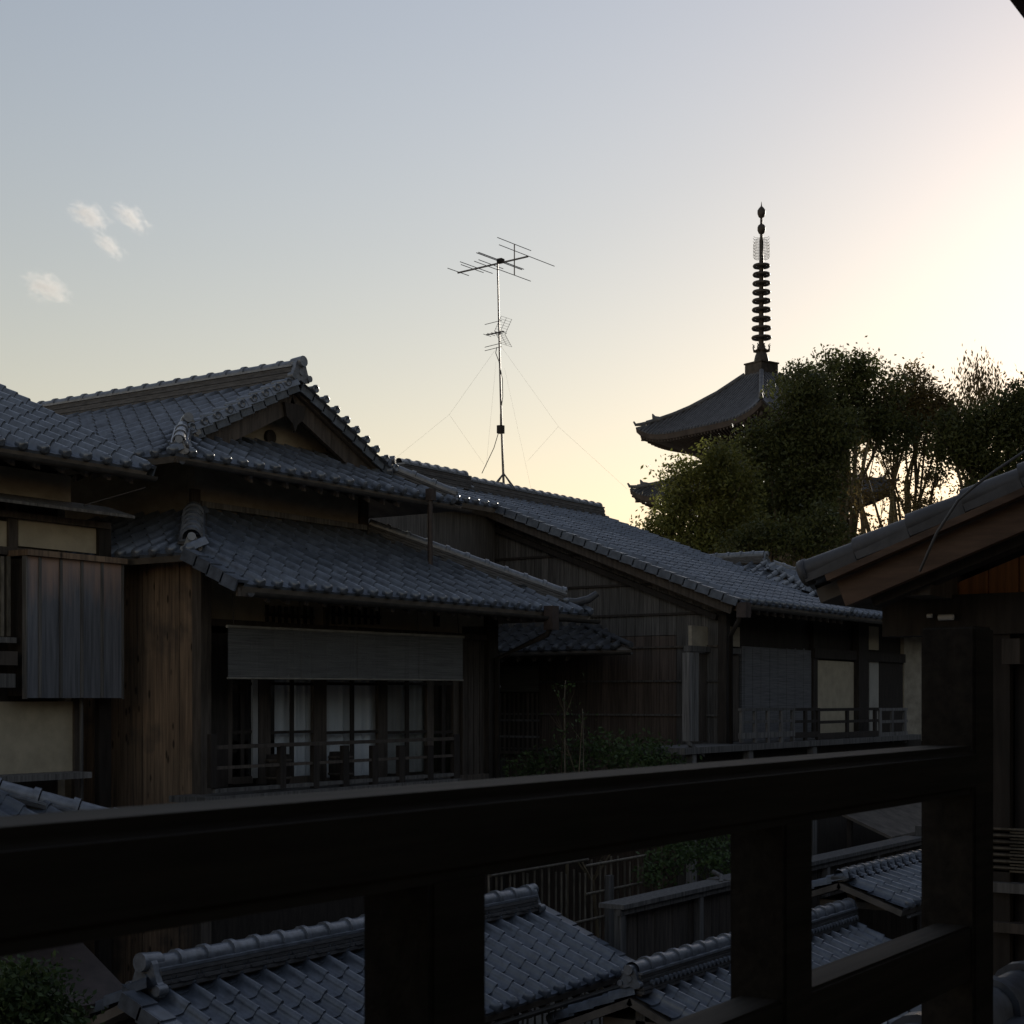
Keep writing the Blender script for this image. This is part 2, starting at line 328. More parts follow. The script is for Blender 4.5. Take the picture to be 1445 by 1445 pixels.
def verge(roof, p0, p1, out, stub=True, mk='tile', flap=.12):      # verge tiles from the eave p0 up to p1, 'out' points off the gable
    p0, p1 = Vector(p0), Vector(p1); L = (p1 - p0).length; t = (p1 - p0) / L; u = out.cross(t)
    if u.z < 0: u = -u
    c = max(1, round(L / TE))
    for i in range(c):
        a = p0 + t * (i * L / c); b = p0 + t * ((i + 1) * L / c + .02); mb = MB()
        mb.obox(a + out * .01 + u * .03, b + out * .01 + u * .012, out, u, .15, .03)
        mb.obox(a + out * .085 + u * .03, b + out * .085 + u * .012, out, u, .022, flap + .03, -flap)
        if stub:
            q = a + t * .05 + u * .085; mb.tube([q - out * .12, q + out * .112], .042, 10); mb.lathe(q + out * .125, [(.052, -.02), (.052, .012), (.036, .012), (.032, .003), (.001, .003)], 10, out)
        mb.build('verge_tile', mk, roof)
def gutter(parent, p0, p1, r=.045):
    p0, p1 = Vector(p0), Vector(p1); t = (p1 - p0).normalized(); n = t.cross(UZ); vs = []; N = 7
    for p in (p0, p1):
        for k in range(N): q = math.pi + math.pi * k / (N - 1); vs.append(p + n * math.cos(q) * r + UZ * math.sin(q) * r)
    MB().add(vs, [(k, k + 1, N + k + 1, N + k) for k in range(N - 1)], True).build('gutter', 'gutter', parent)
def rafters(parent, O, along, L, up, tan, run, sp=.3, w=.05, h=.07, drop=.10, m='wood'):
    O = Vector(O); t = (up + UZ * tan).normalized()
    for i in range(int(L / sp)):
        p = O + along * (i + .5) * sp - UZ * (drop + h); MB().obox(p + t * .03, p + t * run, along, UZ, w, h).build('rafter', m, parent)

# ------------------------------------------------------------------ ground
gd = MB(); N = 40
for i in range(1): gd.add([(-2500, -2500, 0), (2500, -2500, 0), (2500, 2500, 0), (-2500, 2500, 0)], [(0, 1, 2, 3)])
tag(gd.build('ground', 'ground'), kind='structure', label='dark earth ground between and below the houses')

# unseen hillside added off to the right to keep direct sun off the houses
hb = MB(); NX, NY = 28, 36; vs = []
for i in range(NX + 1):
    for j in range(NY + 1):
        x = 78 + 110 * i / NX; y = -130 + (149 + .24 * (x - 78)) * j / NY; f = math.sin(math.pi * i / NX) ** .4 * min(1, 14 * (1 - j / NY)) ** .6 * min(1, 4 * j / NY)
        vs.append((x, y, -.5 + f * (60 + 5 * noise.noise((x * .06, y * .06, 3)) + 2.5 * noise.noise((x * .3, y * .3, 9)))))
hb.add(vs, [(i * (NY + 1) + j, (i + 1) * (NY + 1) + j, (i + 1) * (NY + 1) + j + 1, i * (NY + 1) + j + 1) for i in range(NX) for j in range(NY)], True)
tag(hb.build('shade_hill', 'wooded'), 'unseen wooded hillside added off to the right to shade the houses', kind='structure')

# ================================================================== main house (upper hip-and-gable roof, balcony)
A = thing('town_house', 'timber town house with hip-and-gable tiled roof above a balcony with reed blind', 'house', (14.5, 15.5, 0))
roof = MB().box((12.9, 13.4, ZC + 2.3), (15.85, 18.5, ZC + 2.75)).build('roof', 'deck', A)
zl = ZC + 1.16
slope(A, roof, (11.45, 11.09, zl), UX, UY, .49, [(0, 0), (6.9, 0), (4.5, 2.11), (1.35, 2.11), (0, .76)])
slope(A, roof, (11.45, 11.85, zl + .372), UY, UX, .49, [(0, 0), (3.2, 0), (3.2, 1.35), (1.35, 1.35)])
slope(A, roof, (18.35, 11.09, zl), UY, -UX, .431, [(0, 0), (4, 0), (4, 2.4), (2.11, 2.4)])
ridge(roof, (12.62, 13.02, zl + .95), (11.62, 12.02, zl + .47), courses=1, r=.10, ln=.25, w=.3, oni1=.5)
ridge(roof, (15.95, 13.2, zl + 1.03), (18.02, 11.38, zl + .14), courses=4, r=.062, ln=.29, w=.24, oni1=.55)
mb = MB(); c0 = Vector((18.05, 11.36, zl + .14)); dd = Vector((.75, -.66, 0)).normalized()
mb.tube([c0 + UZ * .05, c0 + dd * .2 + UZ * .04, c0 + dd * .38 + UZ * .09, c0 + dd * .5 + UZ * .17], [.06, .06, .055, .045], 8).build('hip_end_tile', 'tiled', roof)
verge(roof, (11.43, 11.09, zl), (11.43, 11.85, zl + .372), -UX, stub=False, flap=.1)
gutter(A, (11.5, 11.03, zl - .07), (18.45, 11.03, zl - .07), .05)
rafters(roof, (11.7, 11.09, zl), UX, 5.4, UY, .49, 1.2)
MB().obox(Vector((11.4, 11.14, zl - .11)), Vector((18.35, 11.14, zl - .11)), UY, UZ, .03, .09).build('fascia', 'wood', A)
# upper roof
zu = ZC + 2.62; zr = zu + .49 * 2.62
slope(A, roof, (11.55, 12.2, zu), UX, UY, .49, [(0, 0), (5.25, 0), (4.15, 1.1), (1.1, 1.1)])
PM = [(0, 0), (.65, .65), (.65, 2.62), (6.5, 2.62), (6.5, 0)]
slope(A, roof, (11.55, 12.2, zu), UY, UX, .49, PM)
slope(A, roof, (16.8, 12.2, zu), UY, -UX, .49, PM)
MB().prism([(12.6, 18.4, zu + .3), (15.75, 18.4, zu + .3), (14.175, 18.4, zr - .1)], (0, .08, 0)).build('gable_wall', 'plaster2', A)
ridge(roof, (14.175, 12.82, zr), (14.175, 18.6, zr), courses=5, ch=.036, w=.26, r=.07, ln=.30, oni0=.75)
for sx in (-1, 1):
    xb = 14.175 + sx * 1.87; pb = Vector((xb, 12.86, zr - .49 * 1.87)); pt = Vector((14.175 + sx * .06, 12.86, zr - .03))
    verge(roof, pb, pt, -UY, mk='tile', flap=.10)
    t = (pt - pb).normalized(); u = Vector((-t.z, 0, t.x)) * (1 if t.x > 0 else -1)
    MB().obox(pb + UY * .06, pt + UY * .06, UY, u, .05, .21, -.31).build('barge_board', 'wood', A)
    MB().obox(pb + UY * .16, pt + UY * .16, UY, u, .12, .07, -.16).build('barge_board', 'black', A)
    ridge(roof, Vector((14.175 + sx * 1.9, 12.84, zr - .49 * 1.9 + .01)), Vector((14.175 + sx * 2.5, 12.27, zu + .05)), courses=2, r=.06, w=.2, ln=.27, oni1=.45)
    inst('ridge_end_ornament', oni_mesh(.62), frame(Vector((sx * .5, -.86, 0)).normalized(), UZ.cross(Vector((sx * .5, -.86, 0)).normalized()), UZ, pb + Vector((-sx * .03, -.02, .03))), roof)
# gable wall, its base board and the pendant under the peak
MB().prism([(12.55, 13.3, zu + .50), (15.8, 13.3, zu + .50), (14.175, 13.3, zr - .06)], (0, .12, 0)).build('gable_wall', 'plaster2', A)
MB().box((12.7, 13.22, zu + .52), (15.65, 13.30, zu + .59)).build('gable_sill', 'greyw', A)
MB().prism([(13.98, 12.85, zr - .25), (14.37, 12.85, zr - .25), (14.33, 12.85, zr - .42), (14.22, 12.85, zr - .5), (14.175, 12.85, zr - .6), (14.13, 12.85, zr - .5), (14.02, 12.85, zr - .42)], (0, .04, 0)).build('gable_pendant', 'black', A)
MB().tube([(14.175, 13.25, zr - .62), (14.175, 13.31, zr - .62)], .09, 12).build('gable_vent', 'black', A)
gutter(A, (11.6, 12.14, zu - .06), (16.9, 12.14, zu - .06), .045)
rafters(roof, (12.6, 12.2, zu), UX, 3.2, UY, .49, 1.1)
rafters(roof, (11.55, 13.4, zu), UY, 4.8, UX, .49, 1.2)
# upper storey walls
box('wall', (12.8, 13.2, ZC + 1.6), (15.95, 13.32, zu + .45), 'plaster2', A); box('wall', (12.8, 13.325, ZC + 1.6), (12.92, 18.5, zu + .45), 'plaster2', A); box('wall', (15.83, 13.325, ZC + 1.6), (15.95, 18.5, zu + .45), 'plaster2', A)
box('wall', (12.925, 18.4, ZC + 1.6), (15.825, 18.5, zu + .45), 'plaster2', A)
box('wall_sill', (12.85, 13.12, zl + 1.10), (16.0, 13.195, zl + 1.17), 'greyw', A)
for px in (278, 515): fb('post', px - 7, px + 5, 690, 760, 13.17, .05, 'wood', A)
box('eave_beam', (12.6, 12.9, zu + .1), (16.1, 13.02, zu + .22), 'wood', A)
# lower storey body
WB = {}
box('wall', (11.86, 14.0, 0), (11.98, 18.5, zl + .7), 'plaster2', A); box('wall', (11.99, 18.38, 0), (17.38, 18.5, zl + .7), 'plaster2', A)
box('wall', (17.28, 12.42, 0), (17.4, 18.37, zl + .62), 'gable', A)
box('floor', (11.99, 12.5, ZC - 1.18), (17.27, 18.37, ZC - 1.02), 'wood', A)
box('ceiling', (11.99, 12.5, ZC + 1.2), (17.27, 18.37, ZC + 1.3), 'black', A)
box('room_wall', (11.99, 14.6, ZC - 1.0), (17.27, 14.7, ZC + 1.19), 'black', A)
# knotty plank side wall, facing the neighbour
y0, y1, n = 12.2, 13.98, 9
for i in range(n):
    a = y0 + (y1 - y0) * i / n; b = y0 + (y1 - y0) * (i + 1) / n - .008
    box('plank', (11.80 + random.uniform(-.006, .006), a, 0), (11.85, b, zl + .5), 'knot', A)
box('corner_post', (11.795, 12.06, 0), (11.95, 12.195, zl + .45), 'wood', A)
# facade posts, plaster, lintel
YF = 12.2
fb('plaster_panel', 291, 690, 822, 884, YF + .04, .08, 'plaster', A)
fb('lintel', 276, 700, 884, 893, YF - .02, .14, 'wood', A)
fb('wall_panel', 291, 322, 893, 1112, YF + .05, .05, 'black', A); fb('door_jamb', 285, 291, 893, 1120, YF - .01, .12, 'greyw', A)
for px0, px1 in ((322, 328), (365, 382), (443, 461), (534, 547), (603, 612), (640, 652)): fb('door_stile', px0, px1, 893, 1106, YF + .10, .05, 'wood', A)
fb('pale_strip', 357, 364, 900, 1098, YF + .09, .03, 'shoji', A)
for x0, x1 in ((328, 357), (382, 443), (461, 534), (547, 603), (612, 640)):
    g = fb('door_pane', x0, x1, 893, 1096, YF + .125, .006, 'glass', A)
    fb('rail', x0, x1, 1096, 1106, YF + .10, .05, 'wood', A)
    xm = (x0 + x1) / 2
    fb('muntin', xm - 2.5, xm + 2.5, 893, 1096, YF + .105, .018, 'black', A)
    for yy in (963, 1031): fb('muntin', x0, x1, yy, yy + 4, YF + .106, .015, 'black', A)
fb('sill', 285, 690, 1106, 1118, YF - .05, .25, 'wood', A); fb('apron', 285, 690, 1118, 1400, YF + .02, .08, 'black', A)
for i in range(6): fb('plank', 653 + i * 8, 660 + i * 8, 884, 1116, YF + .03, .04, 'wood', A)
fb('post', 690, 703, 860, 1400, YF - .05, .14, 'black', A)
for px in (462, 618): fb('strut_post', px - 3, px + 3, 845, 884, YF + .0, .05, 'wood', A)
for k in range(8):
    for b0 in (378, 472):
        fb('transom_bar', b0 + k * 9 - 1.2, b0 + k * 9 + 1.2, 853 + random.uniform(0, 5), 881, YF + .01, .03, 'black', A)
for b0 in (376, 470): fb('transom_rail', b0, b0 + 68, 867, 871, YF + .0, .03, 'black', A)
# balcony railing
YR = 11.72
bal = fb('balcony', 290, 652, 1112, 1120, YR - .06, .55, 'greyw', A)
fb('top_rail', 300, 646, 1046, 1051, YR, .06, 'wood', bal); fb('middle_rail', 304, 646, 1073, 1077, YR + .01, .04, 'wood', bal); fb('bottom_rail', 304, 646, 1102, 1107, YR, .06, 'greyw', bal)
for px in (302, 400, 447, 489, 530, 568, 608, 645): fb('baluster', px - 4, px + 4, 1036 if px in (302, 645) else 1052, 1112, YR - .005, .06, 'black', bal)
# drain pipe and hoppers
def pipe(parent, pts, r=.035, m='pipe'): return MB().tube(pts, r, 10).build('drain_pipe', m, parent)
p = onY(607, 700, 12.1); box('rain_hopper', (p.x - .05, 12.04, p.z - .06), (p.x + .05, 12.14, p.z + .09), 'pipe', A)
pipe(A, [p, Vector((p.x, 12.1, zl + .58))])
p = onY(778, 872, 11.0); box('rain_hopper', (p.x - .08, 10.93, p.z - .16), (p.x + .08, 11.07, p.z + .16), 'pipe', A)
pipe(A, [p - UZ * .1, Vector((p.x - .02, 11.05, p.z - .22)), Vector((17.5, 12.1, ZC + .55)), Vector((17.5, 12.1, 0))], .04, 'black')
finish_tiles(A)
# curtains behind the glass
def curtain(x0, x1, m='curtain'):
    a, b = onY(x0, 960, YF + .2), onY(x1, 960, YF + .2); n = 40; vs, fs = [], []; z0, z1 = ZC - .98, ZC + 1.0; ph = random.random() * 6
    for i in range(n + 1):
        f = i / n; x = a.x + (b.x - a.x) * f; y = YF + .21 + .022 * math.sin(f * 34 + ph) + .012 * math.sin(f * 83 + ph)
        vs += [(x, y, z0), (x, y + .01 * math.sin(f * 21), z1)]
    fs = [(2 * i, 2 * i + 2, 2 * i + 3, 2 * i + 1) for i in range(n)]
    o = MB().add(vs, fs, True).build('curtain', m, None, origin=(a.x, YF + .2, z0)); return o
tag(curtain(386, 441), 'narrower white curtain behind the balcony glass, next to the pale wooden strip', 'curtain', 'curtains behind the balcony doors')
tag(curtain(463, 533), 'wider white curtain behind the balcony glass, between two dark door stiles', 'curtain', 'curtains behind the balcony doors')
tag(curtain(549, 600, 'shoji'), 'duller grey curtain behind the balcony glass door beside the dark plank wall', 'curtain', 'curtains behind the balcony doors')
# reed blind
bl = thing('reed_blind', 'wide grey reed blind hanging above the balcony of the town house', 'blind', onY(487, 958, 11.62))
a, b = onY(322, 884, 11.66), onY(653, 899, 11.66); c, d = onY(322, 957, 11.60), onY(653, 960, 11.60)
mb = MB(); NR = 46
for k in range(NR):
    f0, f1 = k / NR, (k + .9) / NR
    l0, l1 = a.lerp(c, f0), a.lerp(c, f1); r0, r1 = b.lerp(d, f0), b.lerp(d, f1); dy = Vector((0, .008, 0))
    mb.add([l0, r0, r1, l1, l0 + dy, r0 + dy, r1 + dy, l1 + dy], [(0, 3, 2, 1), (4, 5, 6, 7), (0, 1, 5, 4), (3, 7, 6, 2)])
o = mb.build('reeds', 'blind', bl); o['kind'] = 'stuff'
MB().tube([a - UX * .02, b + UX * .02], .018, 8).build('top_bar', 'rim', bl); MB().tube([c - UX * .01, d + UX * .01], .012, 8).build('bottom_bar', 'rim', bl)
for f in (.27, .5, .78): MB().tube([a.lerp(b, f) - UY * .012, c.lerp(d, f) - UY * .008], .0035, 6).build('cord', 'blind', bl)
for f in (.02, .27, .5, .78, .98):
    q = a.lerp(b, f); MB().tube([q, Vector((q.x, 11.7, zl + .13))], .005, 5).build('hanger', 'black', bl)
# dark tubs on the balcony
def tub(px, lab):
    q = onY(px, 1110, 11.9); mb = MB()
    t = thing('plant_tub', lab, 'tub', (q.x, 11.98, ZC - .985), 'tubs on the balcony')
    mb.lathe((q.x, 11.98, ZC - .985), [(0, 0), (.125, 0), (.145, .1), (.15, .24), (.135, .34), (.115, .34), (.115, .28), (0, .28)], 18).build('body', 'black', t)
    for z in (.07, .27): MB().lathe((q.x, 11.98, ZC - .985 + z), [(.146, -.012), (.156, 0), (.156, .012), (.148, .02)], 18).build('hoop', 'wood', t)
tub(400, 'dark round wooden tub in front of the narrower white curtain on the balcony')
tub(488, 'dark round wooden tub in front of the wider white curtain on the balcony')
# slanted plank screen beside the balcony
s = thing('plank_screen', 'weathered vertical plank screen with slanted top beside the balcony', 'screen', onX(672, 1110, 18.2) * 1)
s.location.z = 0; WL[s.name] = Vector(s.location)
for i in range(7):
    x0 = 645 + i * 8; p0 = onX(x0, 1003 - i * 4.4, 18.2); p1 = onX(x0 + 7.4, 1110, 18.2)
    box('plank', (18.2, p0.y, 0), (18.23, p1.y, p0.z), 'gable', s)
pa, pb = onX(642, 1004, 18.2), onX(704, 970, 18.2)
MB().obox(pa, pb, UX, (pb - pa).cross(UX).normalized() * (-1 if (pb - pa).cross(UX).z < 0 else 1), .12, .04).build('cap', 'greyw', s)
box('post', (18.24, onX(700, 1000, 18.24).y, 0), (18.32, onX(690, 1000, 18.24).y, pb.z - .06), 'wood', s)

# ================================================================== neighbour house with the shutter box
Lh = thing('neighbour_house', 'neighbour house with weathered shutter box and beige plaster under a tiled roof', 'house', (9, 15, 0))
ze = ZC + 2.42; rf = MB().box((5.2, 13.3, ze - .15), (10.8, 17.4, ze + .1)).build('roof', 'deck', Lh)
slope(Lh, rf, (11.25, 12.3, ze), -UX, UY, .45, [(0, 0), (6.2, 0), (6.2, 3.2), (0, 3.2)])
slope(Lh, rf, (11.25, 18.7, ze), -UX, -UY, .45, [(0, 0), (6.2, 0), (6.2, 3.2), (0, 3.2)])
ridge(rf, (11.2, 15.5, ze + 1.44), (5, 15.5, ze + 1.44), courses=3, oni0=.6)
verge(rf, (11.26, 12.3, ze), (11.26, 15.5, ze + 1.44), UX, stub=False, flap=.08)
gutter(Lh, (11.3, 12.24, ze - .07), (5.1, 12.24, ze - .07), .05); rafters(rf, (5.2, 12.3, ze), UX, 6, UY, .45, 1.0)
YL = 13.1
box('wall', (10.78, 13.2, 0), (10.9, 17.6, ze + .3), 'plaster2', Lh); box('wall', (5.2, 17.5, 0), (10.77, 17.6, ze + .3), 'plaster2', Lh); box('wall', (5.2, 13.2, 0), (5.3, 17.49, ze + .3), 'plaster2', Lh)
MB().prism([(10.9, 13.2, ze + .3), (10.9, 17.6, ze + .3), (10.9, 15.5, ze + 1.25)], (-.1, 0, 0)).build('gable_wall', 'plaster2', Lh)
box('wall', (5.31, YL + .06, 0), (10.77, YL + .095, ze + .3), 'black', Lh)
fb('plaster_panel', -60, 100, 660, 706, YL + .03, .028, 'plaster2', Lh)
fb('plaster_panel', 26, 139, 738, 776, YL + .03, .028, 'plaster', Lh); fb('plaster_panel', -60, 11, 732, 774, YL + .03, .028, 'plaster', Lh)
fb('plaster_panel', -60, 104, 990, 1092, YL + .03, .028, 'plaster', Lh)
fb('post', 12, 25, 700, 780, YL, .055, 'wood', Lh); fb('post', 140, 157, 735, 1400, YL - .02, .075, 'black', Lh); fb('post', 105, 112, 985, 1400, YL, .05, 'wood', Lh)
fb('beam', -60, 172, 776, 787, YL - .05, .11, 'wood', Lh); fb('beam', -60, 157, 725, 734, YL - .04, .1, 'wood', Lh)
p0, p1 = onY(-60, 700, 12.75), onY(186, 724, 12.75); z = onY(90, 716, 12.75).z
MB().add([(p0.x, 12.7, z - .03), (p1.x, 12.7, z - .03), (p1.x, 13.15, z + .10), (p0.x, 13.15, z + .10), (p0.x, 12.7, z), (p1.x, 12.7, z), (p1.x, 13.15, z + .13), (p0.x, 13.15, z + .13)], [(3, 2, 1, 0), (4, 5, 6, 7), (0, 1, 5, 4), (1, 2, 6, 5), (2, 3, 7, 6), (3, 0, 4, 7)]).build('awning_board', 'greyw', Lh)
MB().tube([onY(118, 713, 12.72), onY(205, 688, 12.4)], .008, 5).build('brace_wire', 'metal', Lh)
# shutter box
YS = 12.80; a, b = onY(38, 786, YS), onY(172, 985, YS); zt, zb = onY(105, 790, YS).z, onY(105, 985, YS).z
sb = box('shutter_box', (a.x + .03, YS + .032, zb + .02), (b.x - .03, YL + .05, zt - .02), 'black', Lh)
ws = [.118, .20, .205, .205, .21]; tot = sum(ws); x = a.x
for i, w in enumerate(ws):
    x1 = x + (b.x - a.x) * w / tot; box('board', (x + .004, YS + random.uniform(0, .012), zb), (x1 - .004, YS + .03, zt), 'shutter', sb)
    if i < 4: box('batten', (x1 - .016, YS - .016, zb + .004), (x1 + .016, YS - .001, zt - .004), 'greyw', sb)
    x = x1
box('edge_strip', (a.x - .02, YS - .012, zb - .01), (a.x - .001, YS + .05, zt), 'greyw', sb); box('edge_strip', (b.x + .001, YS - .012, zb - .01), (b.x + .02, YS + .05, zt), 'greyw', sb)
box('top_ledge', (a.x - .03, YS - .05, zt + .001), (b.x + .04, YS + .28, zt + .06), 'knot', sb)
for px in (-22, -14, -6, 3, 12): fb('lattice_bar', px - 2, px + 3, 785, 898, 12.95, .03, 'bamboo', Lh)
fb('lattice_rail', -60, 24, 898, 906, 12.92, .07, 'greyw', Lh); fb('ledge', -60, 25, 918, 938, 12.85, .2, 'wood', Lh); fb('ledge', -60, 22, 950, 970, 12.8, .25, 'greyw', Lh)
pipe(Lh, [onY(115, 985, 12.98), Vector((onY(115, 985, 12.98).x, 12.98, 0))], .022, 'greyw')
fb('ledge', -60, 130, 1094, 1103, 12.75, .3, 'greyw', Lh)
finish_tiles(Lh)

# ================================================================== rear house with the boarded gable
B = thing('gabled_house', 'long gabled house with weathered board gable wall and low tiled roof carrying the antenna', 'house', (23, 13, 0))
zb_ = ZC + 1.42; XG = 21.0; XV = 20.6; YE = 9.87; TB = .39; RUN = 5.23; YRG = YE + RUN; zrb = zb_ + TB * RUN
rb = MB().box((21.3, 10.9, ZC + 1.0), (24.5, 19.3, ZC + 1.35)).build('roof', 'deck', B)
slope(B, rb, (XV, YE, zb_), UX, UY, TB, [(0, 0), (4.2, 0), (4.2, RUN), (0, RUN)])
slope(B, rb, (XV, YE + 2 * RUN, zb_), UX, -UY, TB, [(0, 0), (4.2, 0), (4.2, RUN), (0, RUN)])
ridge(rb, (XV + .35, YRG, zrb), (25.3, YRG, zrb), courses=5, ch=.036, w=.28, r=.07, ln=.25, oni0=.62, oni1=.4)
slope(B, rb, (24.8, YE + 2.2, zb_ + TB * 2.2), UX, UY, TB, [(0, 0), (.6, 0), (.6, RUN - 2.2), (0, RUN - 2.2)])
verge(rb, (XV, YE, zb_), (XV, YRG, zrb), -UX, stub=False, flap=.09)
verge(rb, (XV, YE + 2 * RUN, zb_), (XV, YRG, zrb), -UX, stub=False, flap=.13)
verge(rb, (24.8, YE, zb_), (24.8, YE + 2.2, zb_ + TB * 2.2), UX, stub=False, flap=.13)
# nearer, slightly higher ridge block behind the main gable
ridge(rb, (19.1, YRG + .02, zrb + .03), (XV + .3, YRG + .02, zrb + .03), courses=6, ch=.036, w=.32, r=.075, ln=.27)
slope(B, rb, (18.9, YRG - .9, zrb - .35), UX, UY, TB, [(0, 0), (1.6, 0), (1.6, .9), (0, .9)])
box('wall', (19.2, YRG - .6, 0), (20.9, YRG + 1.2, zrb - .45), 'gable', B)
t = Vector((0, 1, TB)).normalized(); u = Vector((0, -TB, 1)).normalized()
MB().obox(Vector((XV + .06, YE + .1, zb_ + .03)), Vector((XV + .06, YRG, zrb)), UX, u, .05, .14, -.21).build('barge_board', 'wood', B)
MB().obox(Vector((XG - .06, YE + .4, zb_ + .16)), Vector((XG - .06, YRG, zrb)), UX, u, .10, .08, -.42).build('gable_purlin', 'black', B)
MB().obox(Vector((XV + .2, YE + .3, zb_ + .1)), Vector((XV + .2, YRG, zrb)), UX, u, .1, .09, -.24).build('gable_purlin', 'wood', B)
gutter(B, (20.7, YE - .06, zb_ - .06), (31, YE - .06, zb_ - .06), .045)
rafters(rb, (XV, YE, zb_), UX, 4.2, UY, TB, 1.0)
# boards of the gable wall
yb = 10.42; i = 0; zp = ZC + .98
while yb < 16.4:
    w = .145 * random.uniform(.9, 1.1); ym = yb + w / 2; zt = zb_ + TB * (ym - YE) - .10 if ym < YRG else zrb - TB * (ym - YRG) - .10
    j = random.uniform(0, .008)
    if ym > 11.1 and ym < 14.4:
        box('gable_board', (XG + j, yb, 0), (XG + .03, yb + w - .006, zp - .01), 'redw', B); box('gable_board', (XG + j, yb, zp), (XG + .03, yb + w - .006, zt), 'gable', B)
    else: box('gable_board', (XG + j, yb, 0), (XG + .03, yb + w - .006, zt), 'gable', B)
    yb += w
for h in (2.83, 2.30, 1.77, 1.29, .78, .25, -.28, -.85):
    ymin = max(10.42, YE + (h - 1.42 + .30) / TB)
    if h > .3 and h < 1.2 or h < .3: box('batten', (XG - .028, ymin, ZC + h), (XG - .001, 16.0, ZC + h + .03), 'gable' if h < .6 else 'wood', B)
    else: box('batten', (XG - .028, ymin, ZC + h), (XG - .001, 16.0, ZC + h + .035), 'black', B)
# pent roof on the gable wall
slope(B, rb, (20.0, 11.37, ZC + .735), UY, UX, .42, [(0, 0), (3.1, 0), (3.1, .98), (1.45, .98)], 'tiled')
MB().tube([(20.97, 12.82, ZC + 1.20), (20.0, 11.37, ZC + .80)], .045, 8).build('hip_tile', 'tiled', rb)
gutter(B, (19.96, 11.34, ZC + .69), (19.96, 14.5, ZC + .69), .04); rafters(rb, (20.0, 12.4, ZC + .735), UY, 2, UX, .42, .95)
gb('window_opening', 703, 760, 936, 1062, XG - .02, .018, 'black', B)
gb('window_blind', 706, 760, 936, 976, XG - .05, .012, 'blind', B)
for yy in (936, 1060): gb('window_frame', 700, 763, yy, yy + 4, XG - .06, .05, 'wood', B)
for k in range(9): gb('lattice_bar', 704 + k * 6.5, 706.5 + k * 6.5, 978, 1060, XG - .045, .02, 'wood', B)
for yy in (1015, 1038): gb('lattice_rail', 703, 760, yy, yy + 3, XG - .047, .024, 'greyw', B)
# front wall under the eave
YB = 10.6
box('corner_post', (XG - .03, 10.27, 0), (XG + .1, 10.41, zb_ + .1), 'black', B)
x22 = onY(1045, 900, YB).x
box('wall', (XG + .12, YB + .06, 0), (31, YB + .1, zb_ + .25), 'black', B)
fb('plaster_panel', 976, 1012, 884, 912, YB, .055, 'plaster2', B); fb('plaster_panel', 1016, 1044, 884, 912, YB, .055, 'plaster2', B)
fb('door_head', 974, 1046, 913, 921, YB - .06, .11, 'greyw', B)
for k in range(5): fb('door_board', 988 + k * 11, 998.4 + k * 11, 922, 1046, YB + .01, .04, 'wood', B)
fb('post', 973, 979, 921, 1046, YB - .12, .12, 'greyw', B); fb('post', 981, 986, 921, 1046, YB - .05, .08, 'greyw', B)
fb('reed_panel', 1047, 1149, 915, 1046, YB + .01, .045, 'reedd', B)
for k in range(9): fb('reed_rib', 1050 + k * 12, 1051.5 + k * 12, 915, 1046, YB + .004, .01, 'reedd', B)
fb('beam', 1150, 1278, 919, 932, YB - .06, .115, 'black', B)
fb('plaster_panel', 1153, 1212, 933, 1040, YB, .055, 'plaster', B); fb('plaster_panel', 1225, 1240, 884, 917, YB, .055, 'plaster', B)
fb('post', 1212, 1226, 880, 1046, YB - .1, .12, 'black', B); fb('plaster_panel', 1227, 1240, 933, 1040, YB, .055, 'pale', B)
fb('door_leaf', 1241, 1274, 933, 1046, YB - .01, .06, 'black', B); fb('wall_panel', 1276, 1312, 888, 1046, YB - .03, .08, 'plaster2', B)
fb('post', 1148, 1154, 880, 1046, YB - .03, .08, 'black', B)
ver = fb('veranda', 966, 1300, 1046, 1054, YB - .75, .8, 'greyw', B); fb('veranda_skirt', 972, 1300, 1054, 1400, YB - .5, .05, 'black', B)
for px in (980, 1060, 1150): fb('veranda_post', px - 3, px + 3, 1054, 1400, YB - .72, .1, 'greyw', B)
MB().obox(onY(972, 1052, YB - .7), onY(992, 1068, YB - .7), UY, UZ, .05, .05).build('brace', 'greyw', B)
for x0, x1, m, ps in ((1046, 1122, 'greyw', (1048, 1067, 1085, 1104, 1120)), (1122, 1154, 'black', (1138,)), (1154, 1240, 'black', (1156, 1197, 1236)), (1241, 1281, 'greyw', (1243, 1260, 1278))):
    yr = YB - .68
    fb('railing_rail', x0, x1, 999, 1003, yr, .05, m, ver); fb('railing_rail', x0, x1, 1016, 1020, yr + .01, .03, m, ver); fb('railing_rail', x0, x1, 1033, 1041, yr, .05, m, ver)
    for px in ps: fb('railing_post', px - 1.5, px + 1.5, 999, 1048, yr + .005, .04, m, ver)
